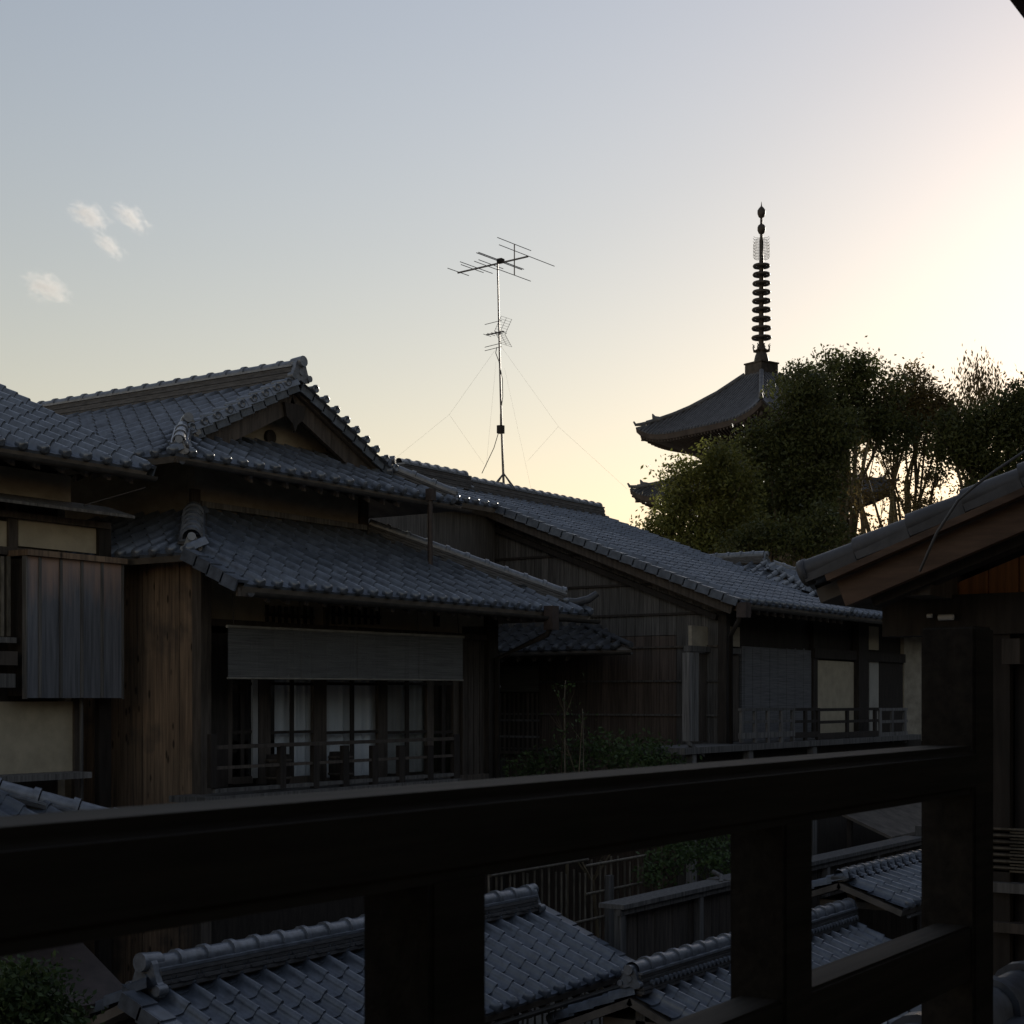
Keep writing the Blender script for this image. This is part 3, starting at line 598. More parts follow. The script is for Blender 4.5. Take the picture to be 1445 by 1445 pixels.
# cross wing roof
slope(B, rb, (24.9, YE, zb_), UY, UX, .41, [(0, 0), (9, 0), (9, 3.1), (3.1, 3.1)])
slope(B, rb, (24.9, YE, zb_), UX, UY, .41, [(0, 0), (6.2, 0), (3.1, 3.1)])
slope(B, rb, (31.1, YE, zb_), UY, -UX, .41, [(0, 0), (9, 0), (9, 3.1), (3.1, 3.1)])
ridge(rb, (28, YE + 3.0, zb_ + 1.26), (28, YE + 9, zb_ + 1.26), courses=4, w=.26, oni0=.5)
MB().tube([(27.9, YE + 2.9, zb_ + 1.22), (25.0, YE + .05, zb_ + .06)], .045, 8).build('hip_tile', 'tiled', rb)
ridge(rb, (28.1, YE + 2.9, zb_ + 1.2), (30.9, YE + .25, zb_ + .08), courses=1, r=.06, w=.2)
box('wall', (30.9, YB + .1, 0), (31, 18, zb_ + .2), 'plaster2', B); box('wall', (XG + .04, 19.2, 0), (30.9, 19.3, zb_ + .2), 'plaster2', B)
p = onY(1049, 862, YE - .05); box('rain_hopper', (p.x - .09, YE - .13, p.z - .1), (p.x + .09, YE + .02, p.z + .12), 'pipe', B); 
pipe(B, [p, Vector((p.x - .1, YE + .1, p.z - .35)), Vector((XG - .02, 10.2, ZC + .95)), Vector((XG - .02, 10.2, 0))], .035, 'black')
finish_tiles(B)

# ================================================================== antenna on the rear ridge
base = onY(711, 676, YRG)
AN = thing('tv_antenna', 'tall television antenna mast with two aerials standing on the gabled house ridge', 'antenna', (base.x, YRG, zrb + .25))
zt_ = depth(base)
def ap(px, py): return at(px, py, zt_)
MB().tube([Vector((base.x, YRG, zrb + .2)), ap(709, 640), ap(706.5, 560), ap(704.5, 480), ap(702, 368)], [.022, .02, .018, .016, .014], 8).build('mast', 'metal', AN)
av = Vector((RX * .776 - DX * .63, RY * .776 - DY * .63, 0)); bv = Vector((RX * .604 + DX * .797, RY * .604 + DY * .797, 0))
top = ap(702, 372)
def bm(zx): return (zx - 385) / 3.8 / 99 * 1.58
MB().obox(top + av * bm(165), top + av * bm(548), bv, UZ, .024, .024, -.012).build('boom', 'metal', AN)
def rod(c, L, r=.0065, n='element'): MB().tube([c - bv * L / 2, c + bv * L / 2], r, 6).build(n, 'metal', AN)
for zx, L in ((168, .60), (247, .64), (270, .92), (322, .66), (350, .70)): rod(top + av * bm(zx) + UZ * .015, L)
for q in (-.022, .022): rod(top + av * (bm(402) + q) + UZ * .03, 1.3, .008, 'dipole')
box('dipole_box', top + av * bm(402) - Vector((.05, .05, .0)), top + av * bm(402) + Vector((.05, .05, .07)), 'black', AN)
vb = top + av * bm(476); MB().tube([vb - UZ * .27, vb + UZ * .27], .011, 6).build('reflector_bar', 'metal', AN)
rod(vb + UZ * .27, .97); rod(vb - UZ * .27, .95); rod(top + av * bm(545) + UZ * .015, 1.6)
lo = ap(703.5, 470)
MB().obox(lo - av * .28, lo + av * .12, bv, UZ, .02, .02).build('small_boom', 'metal', AN)
for k in range(5): MB().tube([lo - av * (.26 - k * .09) - bv * .11, lo - av * (.26 - k * .09) + bv * .11], .005, 5).build('small_element', 'metal', AN)
for s in (-1, 1):
    for k in range(7): MB().tube([lo + av * (.03 + .025 * k) + UZ * s * .04 * k - bv * .16, lo + av * (.03 + .025 * k) + UZ * s * .04 * k + bv * .16], .0025, 5).build('mesh_rod', 'metal', AN)
    for e in (-.15, 0, .15): MB().tube([lo + av * .03 + bv * e, lo + av * .18 + UZ * s * .24 + bv * e], .004, 5).build('mesh_frame', 'metal', AN)
for py in (455, 487, 492): MB().tube([ap(684, py + 3), ap(708, py - 3)], .006, 5).build('side_rod', 'metal', AN)
q = ap(706.5, 606); box('amplifier_box', q - Vector((.05, .05, .07)), q + Vector((.05, .05, .07)), 'black', AN)
MB().tube([ap(701, 490), ap(699.5, 498), ap(704, 510), ap(709, 535), ap(709.5, 560), ap(706, 585), ap(706, 600)], .007, 6).build('cable', 'black', AN)
MB().tube([ap(703, 612), ap(697, 632), ap(680, 668)], .007, 6).build('cable', 'black', AN)
for dx, dy in ((.28, 0), (-.28, 0), (0, .25), (0, -.25)): MB().tube([ap(710.7, 668), Vector((base.x + dx, YRG + dy, zrb + .26 - (.08 if dy else 0)))], .012, 6).build('tripod_leg', 'metal', AN)
for a_, b_ in (((698, 495), (634, 585)), ((634, 585), (560, 645)), ((634, 585), (683, 655)), ((708, 490), (788, 602)), ((788, 602), (885, 690)), ((788, 602), (745, 650)), ((700, 510), (686, 660)), ((712, 520), (756, 720))):
    MB().tube([ap(*a_), ap(*b_)], .0011, 4).build('guy_wire', 'wire', AN)

# ================================================================== low wing in front of the neighbour house
hz = ZC - 1.16
Lw = thing('low_outbuilding', 'low outbuilding with hipped tiled roof in front of the neighbour house', 'outbuilding', (6.5, 12, 0))
rw = box('roof', (4.3, 10.9, hz - .1), (8.5, 12.9, hz + .2), 'deck', Lw)
slope(Lw, rw, (9.0, 10.0, hz), -UX, UY, .4, [(0, 0), (5, 0), (5, 2.2), (2.2, 2.2)]); slope(Lw, rw, (9.0, 10.0, hz), UY, -UX, .4, [(0, 0), (2.7, 0), (2.7, 2.2), (2.2, 2.2)])
ridge(rw, (6.84, 12.16, hz + .86), (8.89, 10.11, hz + .04), courses=1, r=.075, ln=.33, w=.24)
for a, b in (((4.3, 10.8), (8.6, 10.9)), ((8.5, 10.91), (8.6, 12.7)), ((4.3, 10.91), (4.4, 12.7)), ((4.41, 12.6), (8.49, 12.7))): box('wall', (*a, 0), (*b, hz + .1), 'plaster2', Lw)
finish_tiles(Lw)

# ================================================================== roofed garden gate
G = thing('roofed_gate', 'garden gate under a small grey tiled roof with ridge end ornaments', 'gate', (10.8, 8.9, 0))
gz = ZC - 2.80; GT = .45; rg = box('roof', (8.3, 8.3, gz + .03), (13.2, 9.5, gz + .12), 'deck', G)
slope(G, rg, (8.0, 7.72, gz), UX, UY, GT, [(0, 0), (5.65, 0), (5.65, 1.18), (0, 1.18)]); slope(G, rg, (8.0, 10.08, gz), UX, -UY, GT, [(0, 0), (5.65, 0), (5.65, 1.18), (0, 1.18)])
ridge(rg, (8.18, 8.9, gz + .54), (13.45, 8.9, gz + .54), courses=4, ch=.036, w=.27, r=.078, ln=.29, oni0=.8, oni1=.7)
verge(rg, (7.98, 7.72, gz), (7.98, 8.9, gz + .53), -UX, stub=False, flap=.1); verge(rg, (13.67, 7.72, gz), (13.67, 8.9, gz + .53), UX, stub=False, flap=.1)
gutter(G, (8.0, 7.67, gz - .08), (13.75, 7.67, gz - .08), .04); rafters(rg, (8.0, 7.72, gz), UX, 5.6, UY, GT, 1.1)
for x in (8.6, 10.4, 11.6, 13.1): box('post', (x - .07, 8.83, 0), (x + .07, 8.97, gz + .3), 'wood', G)
box('lintel', (8.2, 8.8, gz - .1), (13.4, 9.0, gz + .04), 'wood', G)
x = 8.7
while x < 13.0:
    if not 10.3 < x < 11.55: box('plank', (x, 8.88, .08), (x + .152, 8.92, gz - .1), 'gable', G)
    x += .16
for x in (10.48, 11.01): box('door_leaf', (x, 8.87, .05), (x + .51, 8.93, gz - .12), 'wood', G)
finish_tiles(G)
sh = thing('lean_to', 'small dark sheet-roofed lean-to beside the gate ornament', 'lean-to', (7.8, 9.8, 0))
MB().add([(7.0, 9.35, ZC - 2.42), (8.4, 9.35, ZC - 2.42), (8.55, 10.2, ZC - 2.05), (7.1, 10.2, ZC - 2.05), (7.0, 9.35, ZC - 2.38), (8.4, 9.35, ZC - 2.38), (8.55, 10.2, ZC - 2.01), (7.1, 10.2, ZC - 2.01)], [(3, 2, 1, 0), (4, 5, 6, 7), (0, 1, 5, 4), (1, 2, 6, 5), (2, 3, 7, 6), (3, 0, 4, 7)]).build('roof_sheet', 'pipe', sh)
for x, y, z in ((7.1, 9.4, 1.95), (8.3, 9.4, 1.95), (7.2, 10.1, 2.28), (8.4, 10.1, 2.28)): box('post', (x - .04, y - .04, 0), (x + .04, y + .04, z + .02), 'black', sh)
# ================================================================== roofed garden walls
K = thing('roofed_wall', 'board garden wall capped with a tiled roof and openwork ridge', 'wall', (15, 6.9, 0))
kz = ZC - 3.08; rk = box('roof', (12.3, 6.5, kz + .02), (17.3, 7.3, kz + .1), 'deck', K)
slope(K, rk, (12.1, 6.05, kz), UX, UY, .42, [(0, 0), (5.4, 0), (5.4, .85), (0, .85)]); slope(K, rk, (12.1, 7.75, kz), UX, -UY, .42, [(0, 0), (5.4, 0), (5.4, .85), (0, .85)])
ridge(rk, (12.15, 6.9, kz + .36), (17.4, 6.9, kz + .36), courses=5, ch=.036, w=.25, r=.078, ln=.27, oni0=.5)
mb = MB()
for i in range(58): mb.tube([(12.3 + i * .088, 6.755, kz + .47), (12.3 + i * .088, 6.79, kz + .47)], .026, 8)
o = mb.build('openwork_tiles', 'ridge', rk); o['kind'] = 'stuff'
box('wall', (12.3, 6.85, 0), (17.3, 6.95, kz + .2), 'gable', K)
finish_tiles(K)
K2 = thing('wicket_gate', 'wicket gate under a short tiled roof at the end of the roofed wall', 'gate', (18.8, 6.6, 0))
k2 = ZC - 2.50; r2 = box('roof', (17.7, 6.5, k2 - .06), (20.2, 7.4, k2 + .02), 'deck', K2)
slope(K2, r2, (17.45, 6.25, k2), UX, UY, .35, [(0, 0), (3.2, 0), (3.2, .8), (0, .8)]); slope(K2, r2, (17.45, 7.85, k2), UX, -UY, .35, [(0, 0), (3.2, 0), (3.2, .8), (0, .8)])
ridge(r2, (17.45, 7.05, k2 + .28), (20.6, 7.05, k2 + .28), courses=1, r=.06, w=.2)
gutter(K2, (17.5, 6.2, k2 - .07), (20.6, 6.2, k2 - .07), .03)
for x in (17.9, 20.1): box('post', (x - .06, 6.98, 0), (x + .06, 7.1, k2 + .1), 'wood', K2)
for i in range(12): box('plank', (17.98 + i * .172, 7.02, .05), (18.145 + i * .172, 7.06, k2 - .1), 'wood', K2)
finish_tiles(K2)
K3 = thing('low_wall_roof', 'low garden wall with round ridge tiles behind the board fence', 'wall', (22.5, 9.15, 0))
r3 = box('roof', (19.5, 8.95, ZC - 2.75), (24.3, 9.35, ZC - 2.66), 'deck', K3); ridge(r3, (19.4, 9.15, ZC - 2.66), (24.4, 9.15, ZC - 2.66), courses=1, r=.08, w=.3, ln=.3); box('wall', (19.5, 9.08, 0), (24.3, 9.22, ZC - 2.75), 'plaster2', K3)
# ================================================================== board fence with capping
Fn = thing('board_fence', 'weathered vertical board fence with a pale flat capping', 'fence', (18.8, 8.2, 0))
fz = ZC - 2.24; x = 14.15
while x < 23.5: box('board', (x, 8.19 + random.uniform(0, .01), .05), (x + .19, 8.225, fz), 'wood', Fn); x += .2
for x in (14.08, 15.9, 17.8, 19.7, 21.6): box('post', (x - .05, 8.1, 0), (x + .05, 8.185, fz), 'greyw', Fn)
box('post', (23.5, 8.06, 0), (23.66, 8.22, fz + .22), 'greyw', Fn)
box('capping', (14.0, 8.05, fz + .001), (16.55, 8.36, fz + .05), 'greyw', Fn); box('capping', (16.56, 8.04, fz + .012), (23.48, 8.37, fz + .062), 'greyw', Fn)
box('cap_batten', (14.0, 8.09, fz - .07), (23.48, 8.135, fz - .002), 'gable', Fn)
MB().tube([(16.4, 8.1, fz + .04), (16.6, 8.2, fz + .1), (16.62, 8.32, fz + .14)], .03, 6).build('loose_cap_end', 'greyw', Fn)
BF = thing('bamboo_fence', 'thin bamboo pole fence with lattice panel behind the gate roof', 'fence', (14.5, 9.6, 0))
i = 0
for px in range(692, 912, 9):
    q = onY(px + random.uniform(-2, 2), 1228 if px < 828 else 1212, 9.6); MB().tube([(q.x, 9.6, 0), (q.x + random.uniform(-.02, .02), 9.6, q.z + random.uniform(-.06, .04))], .014, 6).build('pole', 'bamboo', BF)
for x0, x1, y in ((692, 830, 1236), (826, 912, 1222), (826, 912, 1262), (692, 912, 1330)): MB().tube([onY(x0, y + (1226 - 1236) * 0, 9.575), Vector((onY(x1, y, 9.575).x, 9.575, onY(x0, y, 9.575).z))], .018, 6).build('rail', 'bamboo', BF)
q = onY(858, 1235, 9.55); box('post', (q.x - .06, 9.5, 0), (q.x + .06, 9.56, q.z), 'greyw', BF)
lt = thing('sheet_lean_to', 'low grey sheet roof on posts below the veranda of the gabled house', 'lean-to', (25.5, 9.4, 0))
MB().add([(23.9, 8.75, 2.1), (28, 8.75, 2.1), (28, 9.6, 2.45), (23.9, 9.6, 2.45), (23.9, 8.75, 2.15), (28, 8.75, 2.15), (28, 9.6, 2.5), (23.9, 9.6, 2.5)], [(3, 2, 1, 0), (4, 5, 6, 7), (0, 1, 5, 4), (1, 2, 6, 5), (2, 3, 7, 6), (3, 0, 4, 7)]).build('roof_sheet', 'deck', lt)
for x in (24.0, 27.9):
    for y, z in ((8.8, 2.13), (9.5, 2.42)): box('post', (x - .04, y - .04, 0), (x + .04, y + .04, z), 'black', lt)

# ================================================================== right-hand wing with the big verge
D = thing('side_wing', 'nearby wing with thick verge tiles, brown barge boards and orange cedar gable', 'house', (9, 1, 0))
XD = 6.6; p0, p1 = onX(1138, 808, XD), onX(1520, 638, XD); t = (p1 - p0).normalized(); u = t.cross(UX); u = u if u.z > 0 else -u
tanD = abs(t.z / t.y); ye, zd_ = p0.y, p0.z - .06
rd = box('roof', (7.3, -2, ZC + .42), (12, 2.2, ZC + .47), 'deck', D)
slope(D, rd, (XD + .1, ye, zd_), UX, -UY, tanD, [(0, 0), (5, 0), (5, 3.2), (0, 3.2)]); slope(D, rd, (XD + .1, ye - 6.4, zd_), UX, UY, tanD, [(0, 0), (5, 0), (5, 3.2), (0, 3.2)])
ridge(rd, (XD + .2, ye - 3.2, zd_ + 3.2 * tanD), (11.6, ye - 3.2, zd_ + 3.2 * tanD), courses=3, oni0=.6)
L = .262; n = 12
for i in range(n):
    a = p0 + t * (i * L); b = p0 + t * ((i + 1) * L + .035); lift = .004
    mb = MB(); mb.tube([a + u * lift, b - u * .012], [.054, .0505], 14)
    mb.obox(a - UX * .04 + u * lift, p0 + t * ((i + 1) * L - .003) - UX * .04 - u * .004, UX, u, .02, .05, -.055); mb.build('verge_tile', 'coping', rd)
mb = MB(); mb.lathe(p0 - t * .005, [(.0, -.02), (.035, -.018), (.045, -.014), (.064, -.014), (.064, .02), (.04, .02)], 20, t).build('verge_end_disc', 'coping', rd)
q0, q1 = p0 + t * .10, p0 + t * 3.2
MB().obox(q0 - UX * .03, q1 - UX * .03, UX, u, .06, .03, -.088).build('barge_batten', 'barge', D)
MB().obox(q0 + UX * .03 + t * .02, q1 + UX * .03, UX, u, .05, .125, -.217).build('barge_board', 'barge', D)
MB().obox(q0 + UX * .14 + t * .12, q1 + UX * .14, UX, u, .12, .07, -.255).build('barge_purlin', 'black', D)
def underz(y): return p0.z + (ye - y) * tanD - .24
yy = onX(1312, 800, 7.1).y; zbot = onX(1400, 838, 7.1).z
while yy > -1.5:
    zt = underz(yy - .06)
    if zt > zbot + .02: MB().add([(7.1, yy, zbot), (7.1, yy - .135, zbot), (7.1, yy - .135, underz(yy - .135)), (7.1, yy, underz(yy)), (7.13, yy, zbot), (7.13, yy - .135, zbot), (7.13, yy - .135, underz(yy - .135)), (7.13, yy, underz(yy))], [(0, 1, 2, 3), (7, 6, 5, 4), (0, 4, 5, 1), (1, 5, 6, 2), (2, 6, 7, 3), (3, 7, 4, 0)]).build('cedar_board', 'cedar', D)
    yy -= .14
box('tie_beam', (7.02, -1.5, zbot - .19), (7.16, onX(1245, 850, 7.02).y, zbot - .002), 'black', D)
box('eave_purlin', (XD + .12, 2.28, zbot - .02), (11.5, 2.42, zbot + .09), 'wood', D)
box('corner_post', (7.04, 2.02, 0), (7.18, 2.16, zbot - .19), 'black', D)
for i in range(16):
    y1 = 2.01 - i * .215; box('wall_board', (7.09 + random.uniform(0, .01), y1 - .21, 0), (7.13, y1, zbot - .2), 'black', D)
box('wall', (7.14, 2.05, 0), (11.4, 2.12, zbot), 'black', D); box('wall', (11.3, -1.4, 0), (11.4, 2.04, zbot), 'black', D)
for y, m in ((1255, 'greyw'), (1312, 'wood')): gb('wall_rail', 1396, 1520, y - 6, y + 8, 7.0, .08, m, D)
for k in range(14): gb('woven_strip', 1398, 1500, 1170 + k * 4.6, 1172.6 + k * 4.6, 7.03 + .01 * (k % 2), .02, 'bamboo', D)
q = onX(1335, 871, 7.0); MB().tube([q - UY * .035, q + UY * .035], .014, 8).build('cable_clip', 'white', D)
q = onX(1312, 869, 7.0); MB().tube([q - UY * .012, q + UY * .012], .010, 8).build('cable_clip', 'white', D)
for k in range(6): box('beam_end', (6.95, 1.95 - k * .35, zbot - .33), (7.08, 2.03 - k * .35, zbot - .215), 'wood', D)
MB().tube([at(1450, 634, 6.35), at(1405, 664, 6.3), at(1378, 684, 6.3), at(1352, 706, 6.35), at(1322, 752, 6.3), at(1298, 806, 6.42)], .006, 6).build('cable', 'wire', D)
finish_tiles(D)
NR_ = thing('low_roof', 'pale round ridge tiles of the low roof just below the railing', 'roof', (4.8, 1.5, 0))
rn = box('roof', (3.5, 1.2, ZC - 1.3), (6.3, 1.8, ZC - 1.2), 'deck', NR_)
slope(NR_, rn, (3.3, .78, ZC - 1.42), UX, UY, .42, [(0, 0), (3.2, 0), (3.2, .72), (0, .72)]); slope(NR_, rn, (3.3, 2.22, ZC - 1.42), UX, -UY, .42, [(0, 0), (3.2, 0), (3.2, .72), (0, .72)])
ridge(rn, (3.35, 1.5, ZC - 1.14), (6.45, 1.5, ZC - 1.14), courses=2, r=.085, ln=.33, w=.3)
box('wall', (3.6, 1.35, 0), (6.2, 1.65, ZC - 1.3), 'black', NR_); finish_tiles(NR_)

# ================================================================== the balcony we stand on
V = thing('viewing_house', 'dark timber house with deep eave enclosing the viewing balcony', 'house', (0, 0, 0))
box('floor', (-3, -3, ZC - .82), (3.42, 1.14, ZC - .75), 'tatami', V); box('back_wall', (-3, -3.1, ZC - .75), (4.0, -3, ZC + 1.25), 'room', V)  # back wall kept low, open above so sky behind lights the railing front
box('side_wall', (-3.1, -3, ZC - .75), (-3, .9, ZC + 2.1), 'room', V); box('side_wall', (3.9, -3, ZC - .75), (4.0, .9, ZC + 2.1), 'room', V)
box('ceiling', (-3.1, -3.1, ZC + 2.11), (4.0, .95, ZC + 2.2), 'room', V)
box('lower_storey', (-3.1, -3.1, 0), (4.0, .85, ZC - .83), 'black', V)
ev = box('eave', (-3.4, .96, ZC + 2.105), (5.6, 1.30, ZC + 2.16), 'barge', V); box('eave_edge', (-3.4, 1.302, ZC + 2.10), (5.6, 1.33, ZC + 2.2), 'barge', ev)
box('roof_slab', (-3.6, -3.4, ZC + 2.21), (5.6, 1.30, ZC + 2.3), 'deck', V)
for x in (5.4,): box('eave_post', (x - .05, .88, 0), (x + .05, .96, ZC + 2.1), 'black', V)
box('shade_wing', (-5, .96, 0), (-.75, 5.0, ZC + 3.4), 'black', V)  # unseen wing added on the left to keep the railing posts dark
OH = thing('blocker_house', 'unseen two-storey house added beyond the side wing to block low sky light and reflections', 'house', (27, -4, 0))  # added out of view: blocks low sky light and its reflection in the door glass
box('wall', (12.5, -8, 0), (44, .2, 6.2), 'gable', OH)
rh = MB().prism([(12, -8.9, 6.0), (12, 1.1, 6.0), (12, -3.9, 8.4)], (32.5, 0, 0)).build('roof', 'tiled', OH)
ridge(rh, (12, -3.9, 8.38), (44.5, -3.9, 8.38), courses=3, ln=.5)
for k in range(12): box('window', (13.6 + k * 2.6, .19, 4.0), (15.0 + k * 2.6, .26, 5.4), 'black', OH)
RA = thing('balcony_railing', 'dark thick timber balcony railing with square posts', 'railing', (1.4, 1.06, ZC - .75))
box('top_rail', (-.74, 1.0, ZC - .206), (3.27, 1.13, ZC - .103), 'railw', RA, .018)
box('lower_rail', (-.74, 1.02, ZC - .61), (3.27, 1.10, ZC - .49), 'railw', RA, .006)
for x0, x1 in ((-.7, -.6), (.39, .50), (1.341, 1.448), (2.288, 2.40)): box('post', (x0, 1.015, ZC - .75), (x1, 1.115, ZC - .2), 'railw', RA, .005)
box('post', (3.265, 1.01, ZC - .75), (3.40, 1.13, ZC + .156), 'railw', RA, .006)

# ================================================================== pagoda
PZ = 125.0; pc = at(1074.5, HY, PZ); pc.z = 0; S = PZ / F
d0 = Vector((pc.x, pc.y, 0)).normalized(); r0 = Vector((d0.y, -d0.x, 0)); ax = (d0 + r0).normalized(); ay = (r0 - d0).normalized() * -1
P = thing('pagoda', 'tall five-storied pagoda with tiered tiled roofs and a ringed bronze spire', 'pagoda', pc)
def zy(y): return ZC + (HY - y) * S
faces = [(ax, ay), (ay, -ax), (-ax, -ay), (-ay, ax)]          # (outward, lateral)
def zrf(q, s, z0, H, lift): return z0 + H * (.74 * q + .26 * q * q) + lift * abs(s) ** 4.5 * (1 - q) ** 2
storeys = [(7.3, .95, zy(985) + 21.4, 5.0, 3.2), (7.65, 3.1, zy(985) + 16.3, 2.9, 3.4), (8.0, 3.3, zy(985) + 11.3, 2.9, 3.6), (8.35, 3.5, zy(985) + 6.4, 2.9, 3.8), (8.7, 3.7, zy(985) + 1.5, 2.9, 4.0)]
for si, (H, ht, z0, Ht, bw) in enumerate(storeys):
    rp = MB(); LIFT = 1.1; NS, NQ = 24, 8
    rib = MB(); raf = MB(); eav = MB()
    for (o_, l_) in faces:
        vs = []
        for j in range(NQ + 1):
            q = j / NQ; hw = H * (1 - q) + ht * q
            for i in range(NS + 1):
                s = i / NS * 2 - 1; vs.append(pc + o_ * hw + l_ * (s * hw) + UZ * zrf(q, s, z0, Ht, LIFT))
        rp.add(vs, [(j * (NS + 1) + i, j * (NS + 1) + i + 1, (j + 1) * (NS + 1) + i + 1, (j + 1) * (NS + 1) + i) for j in range(NQ) for i in range(NS)], True)
        vs = []
        for i in range(NS + 1):
            s = i / NS * 2 - 1; zt = zrf(0, s, z0, Ht, LIFT)
            vs += [pc + o_ * H + l_ * (s * H) + UZ * zt, pc + o_ * (H - .05) + l_ * (s * (H - .05)) + UZ * (zt - .42), pc + o_ * (bw + .9) + l_ * (s * (bw + .9)) + UZ * (z0 - 1.25), pc + o_ * bw + l_ * (s * bw) + UZ * (z0 - 2.0)]
        eav.add(vs, [(4 * i + k, 4 * i + 4 + k, 4 * i + 5 + k, 4 * i + 1 + k) for i in range(NS) for k in range(3)])
        nr = int(2 * H / .36)
        for i in range(nr):
            c = -H + (i + .5) * 2 * H / nr; qe = min(1, (H - abs(c)) / (H - ht)) if abs(c) > ht else 1
            if qe < .04: continue
            vs = []; ns = 6
            for j in range(ns + 1):
                q = qe * j / ns; hw = H * (1 - q) + ht * q; b_ = pc + o_ * (hw + .04) + l_ * c + UZ * (zrf(q, c / hw, z0, Ht, LIFT))
                vs += [b_ - l_ * .085, b_ - l_ * .05 + UZ * .15, b_ + l_ * .05 + UZ * .15, b_ + l_ * .085]
            rib.add(vs, [(4 * j + k, 4 * j + k + 1, 4 * j + 5 + k, 4 * j + 4 + k) for j in range(ns) for k in range(3)] + [(0, 1, 2, 3)])
            s = c / H; e = pc + o_ * (H - .12) + l_ * c + UZ * (zrf(0, s, z0, Ht, LIFT) - .42); f_ = pc + o_ * (bw + .9) + l_ * (c * (bw + .9) / H) + UZ * (z0 - 1.22)
            raf.obox(e, f_, l_, UZ, .13, .14, -.16)
    ro = rp.build('roof', 'pagt', P); eav.build('eave', 'pag', ro)
    o = rib.build('tile_rows', 'pagt', ro); o['kind'] = 'stuff'; o = raf.build('rafters', 'pag', ro); o['kind'] = 'stuff'
    for (o_, l_) in faces:                                     # hip ridges with two upturned ends and a bell
        pts = [pc + (o_ + l_) * (H * (1 - q) + ht * q) + UZ * (zrf(q, 1, z0, Ht, LIFT) + .16) for q in (0, .05, .1, .2, .35, .5, .75, 1)]
        MB().tube(pts[2:], .2, 8).build('hip_ridge', 'pagt', ro); MB().tube([pts[0] + UZ * .32 + (o_ + l_) * .12, pts[0] + UZ * .05, pts[1], pts[2], pts[3]], [.07, .13, .15, .15, .15], 8).build('hip_ridge', 'pagt', ro)
        MB().tube([pts[3] - (o_ + l_) * .2, pts[3] + UZ * .08, pts[3] + UZ * .22 + (o_ + l_) * .2, pts[3] + UZ * .52 + (o_ + l_) * .28], [.24, .24, .18, .05], 8).build('hip_ornament', 'pagt', ro)
        b_ = pts[0] - (o_ + l_) * .45 - UZ * .75
        MB().lathe(b_ - UZ * .55, [(.0, .0), (.19, .0), (.15, .3), (.07, .42), (.02, .45), (.02, .75)], 10).build('wind_bell', 'bronze', ro)
    bz0 = storeys[si + 1][2] + storeys[si + 1][3] - .1 if si < 4 else 0; bz1 = z0 - .3
    def sq(w, za, zb2, name, m, par=P): 
        b8 = [pc + ax * sx * w + ay * sy * w + UZ * z for z in (za, zb2) for sx, sy in ((-1, -1), (1, -1), (1, 1), (-1, 1))]
        return MB().add(b8, [(3, 2, 1, 0), (4, 5, 6, 7), (0, 1, 5, 4), (1, 2, 6, 5), (2, 3, 7, 6), (3, 0, 4, 7)]).build(name, m, par)
    sq(bw - .15, bz0, bz1, 'wall', 'pag'); 
    for k in range(3): sq(bw + .25 * k + .1, z0 - 2.05 + .28 * k, z0 - 1.85 + .28 * k, 'bracket_course', 'pag')
    for (o_, l_) in faces:
        for s in (-1, -.33, .33): MB().tube([pc + o_ * (bw - .1) + l_ * s * (bw - .1) + UZ * bz0, pc + o_ * (bw - .1) + l_ * s * (bw - .1) + UZ * (z0 - 1.9)], .2, 10).build('column', 'pag', P)
        if si < 4:
            for hh in (.35, .8): MB().obox(pc + o_ * (bw + .55) - l_ * (bw + .55) + UZ * (bz0 + hh), pc + o_ * (bw + .55) + l_ * (bw + .55) + UZ * (bz0 + hh), o_, UZ, .1, .1).build('balcony_rail', 'pag', P)
# spire
def zs(y): return zy(y)
spc = pc.copy()
sp = MB().tube([spc + UZ * zs(512), spc + UZ * zs(450), spc + UZ * zs(370), spc + UZ * zs(330), spc + UZ * zs(300)], [.24, .22, .19, .12, .10], 10).build('spire', 'bronze', P)
sq(.95, zs(531), zs(513.5), 'spire_base', 'bronze', sp); sq(1.02, zs(514.5), zs(512.5), 'spire_base', 'bronze', sp); sq(1.12, zs(538), zs(530), 'spire_base', 'pagt', sp)
MB().lathe(spc, [(.62, zs(513)), (.60, zs(508)), (.52, zs(502)), (.42, zs(498)), (.36, zs(496)), (.5, zs(494)), (.3, zs(491))], 14).build('inverted_bowl', 'bronze', sp)
for k in range(8):
    q = k * math.pi / 4; v = Vector((math.cos(q), math.sin(q), 0))
    MB().tube([spc + v * .4 + UZ * zs(496), spc + v * .66 + UZ * zs(495), spc + v * .72 + UZ * zs(491), spc + v * .62 + UZ * zs(488.5), spc + v * .78 + UZ * zs(486.5)], [.09, .08, .06, .05, .03], 6).build('lotus_petal', 'bronze', sp)
for i, y in enumerate((375.5, 387.6, 400, 412.5, 424.8, 437.2, 450.3, 463.4, 476.7)):
    z = zs(y); r = .66 + .014 * i; mb = MB()
    mb.lathe(spc + UZ * z, [(r - .07, -.10), (r, -.12), (r + .05, -.04), (r + .05, .05), (r, .12), (r - .07, .10), (r - .07, -.10)], 20)
    mb.lathe(spc + UZ * z, [(.24, -.13), (.3, -.09), (.3, .09), (.24, .13)], 12)
    for k in range(8): q = k * math.pi / 4; v = Vector((math.cos(q), math.sin(q), 0)); mb.tube([spc + v * .25 + UZ * z, spc + v * (r - .03) + UZ * z], .045, 6)
    mb.build('spire_ring', 'bronze', sp)
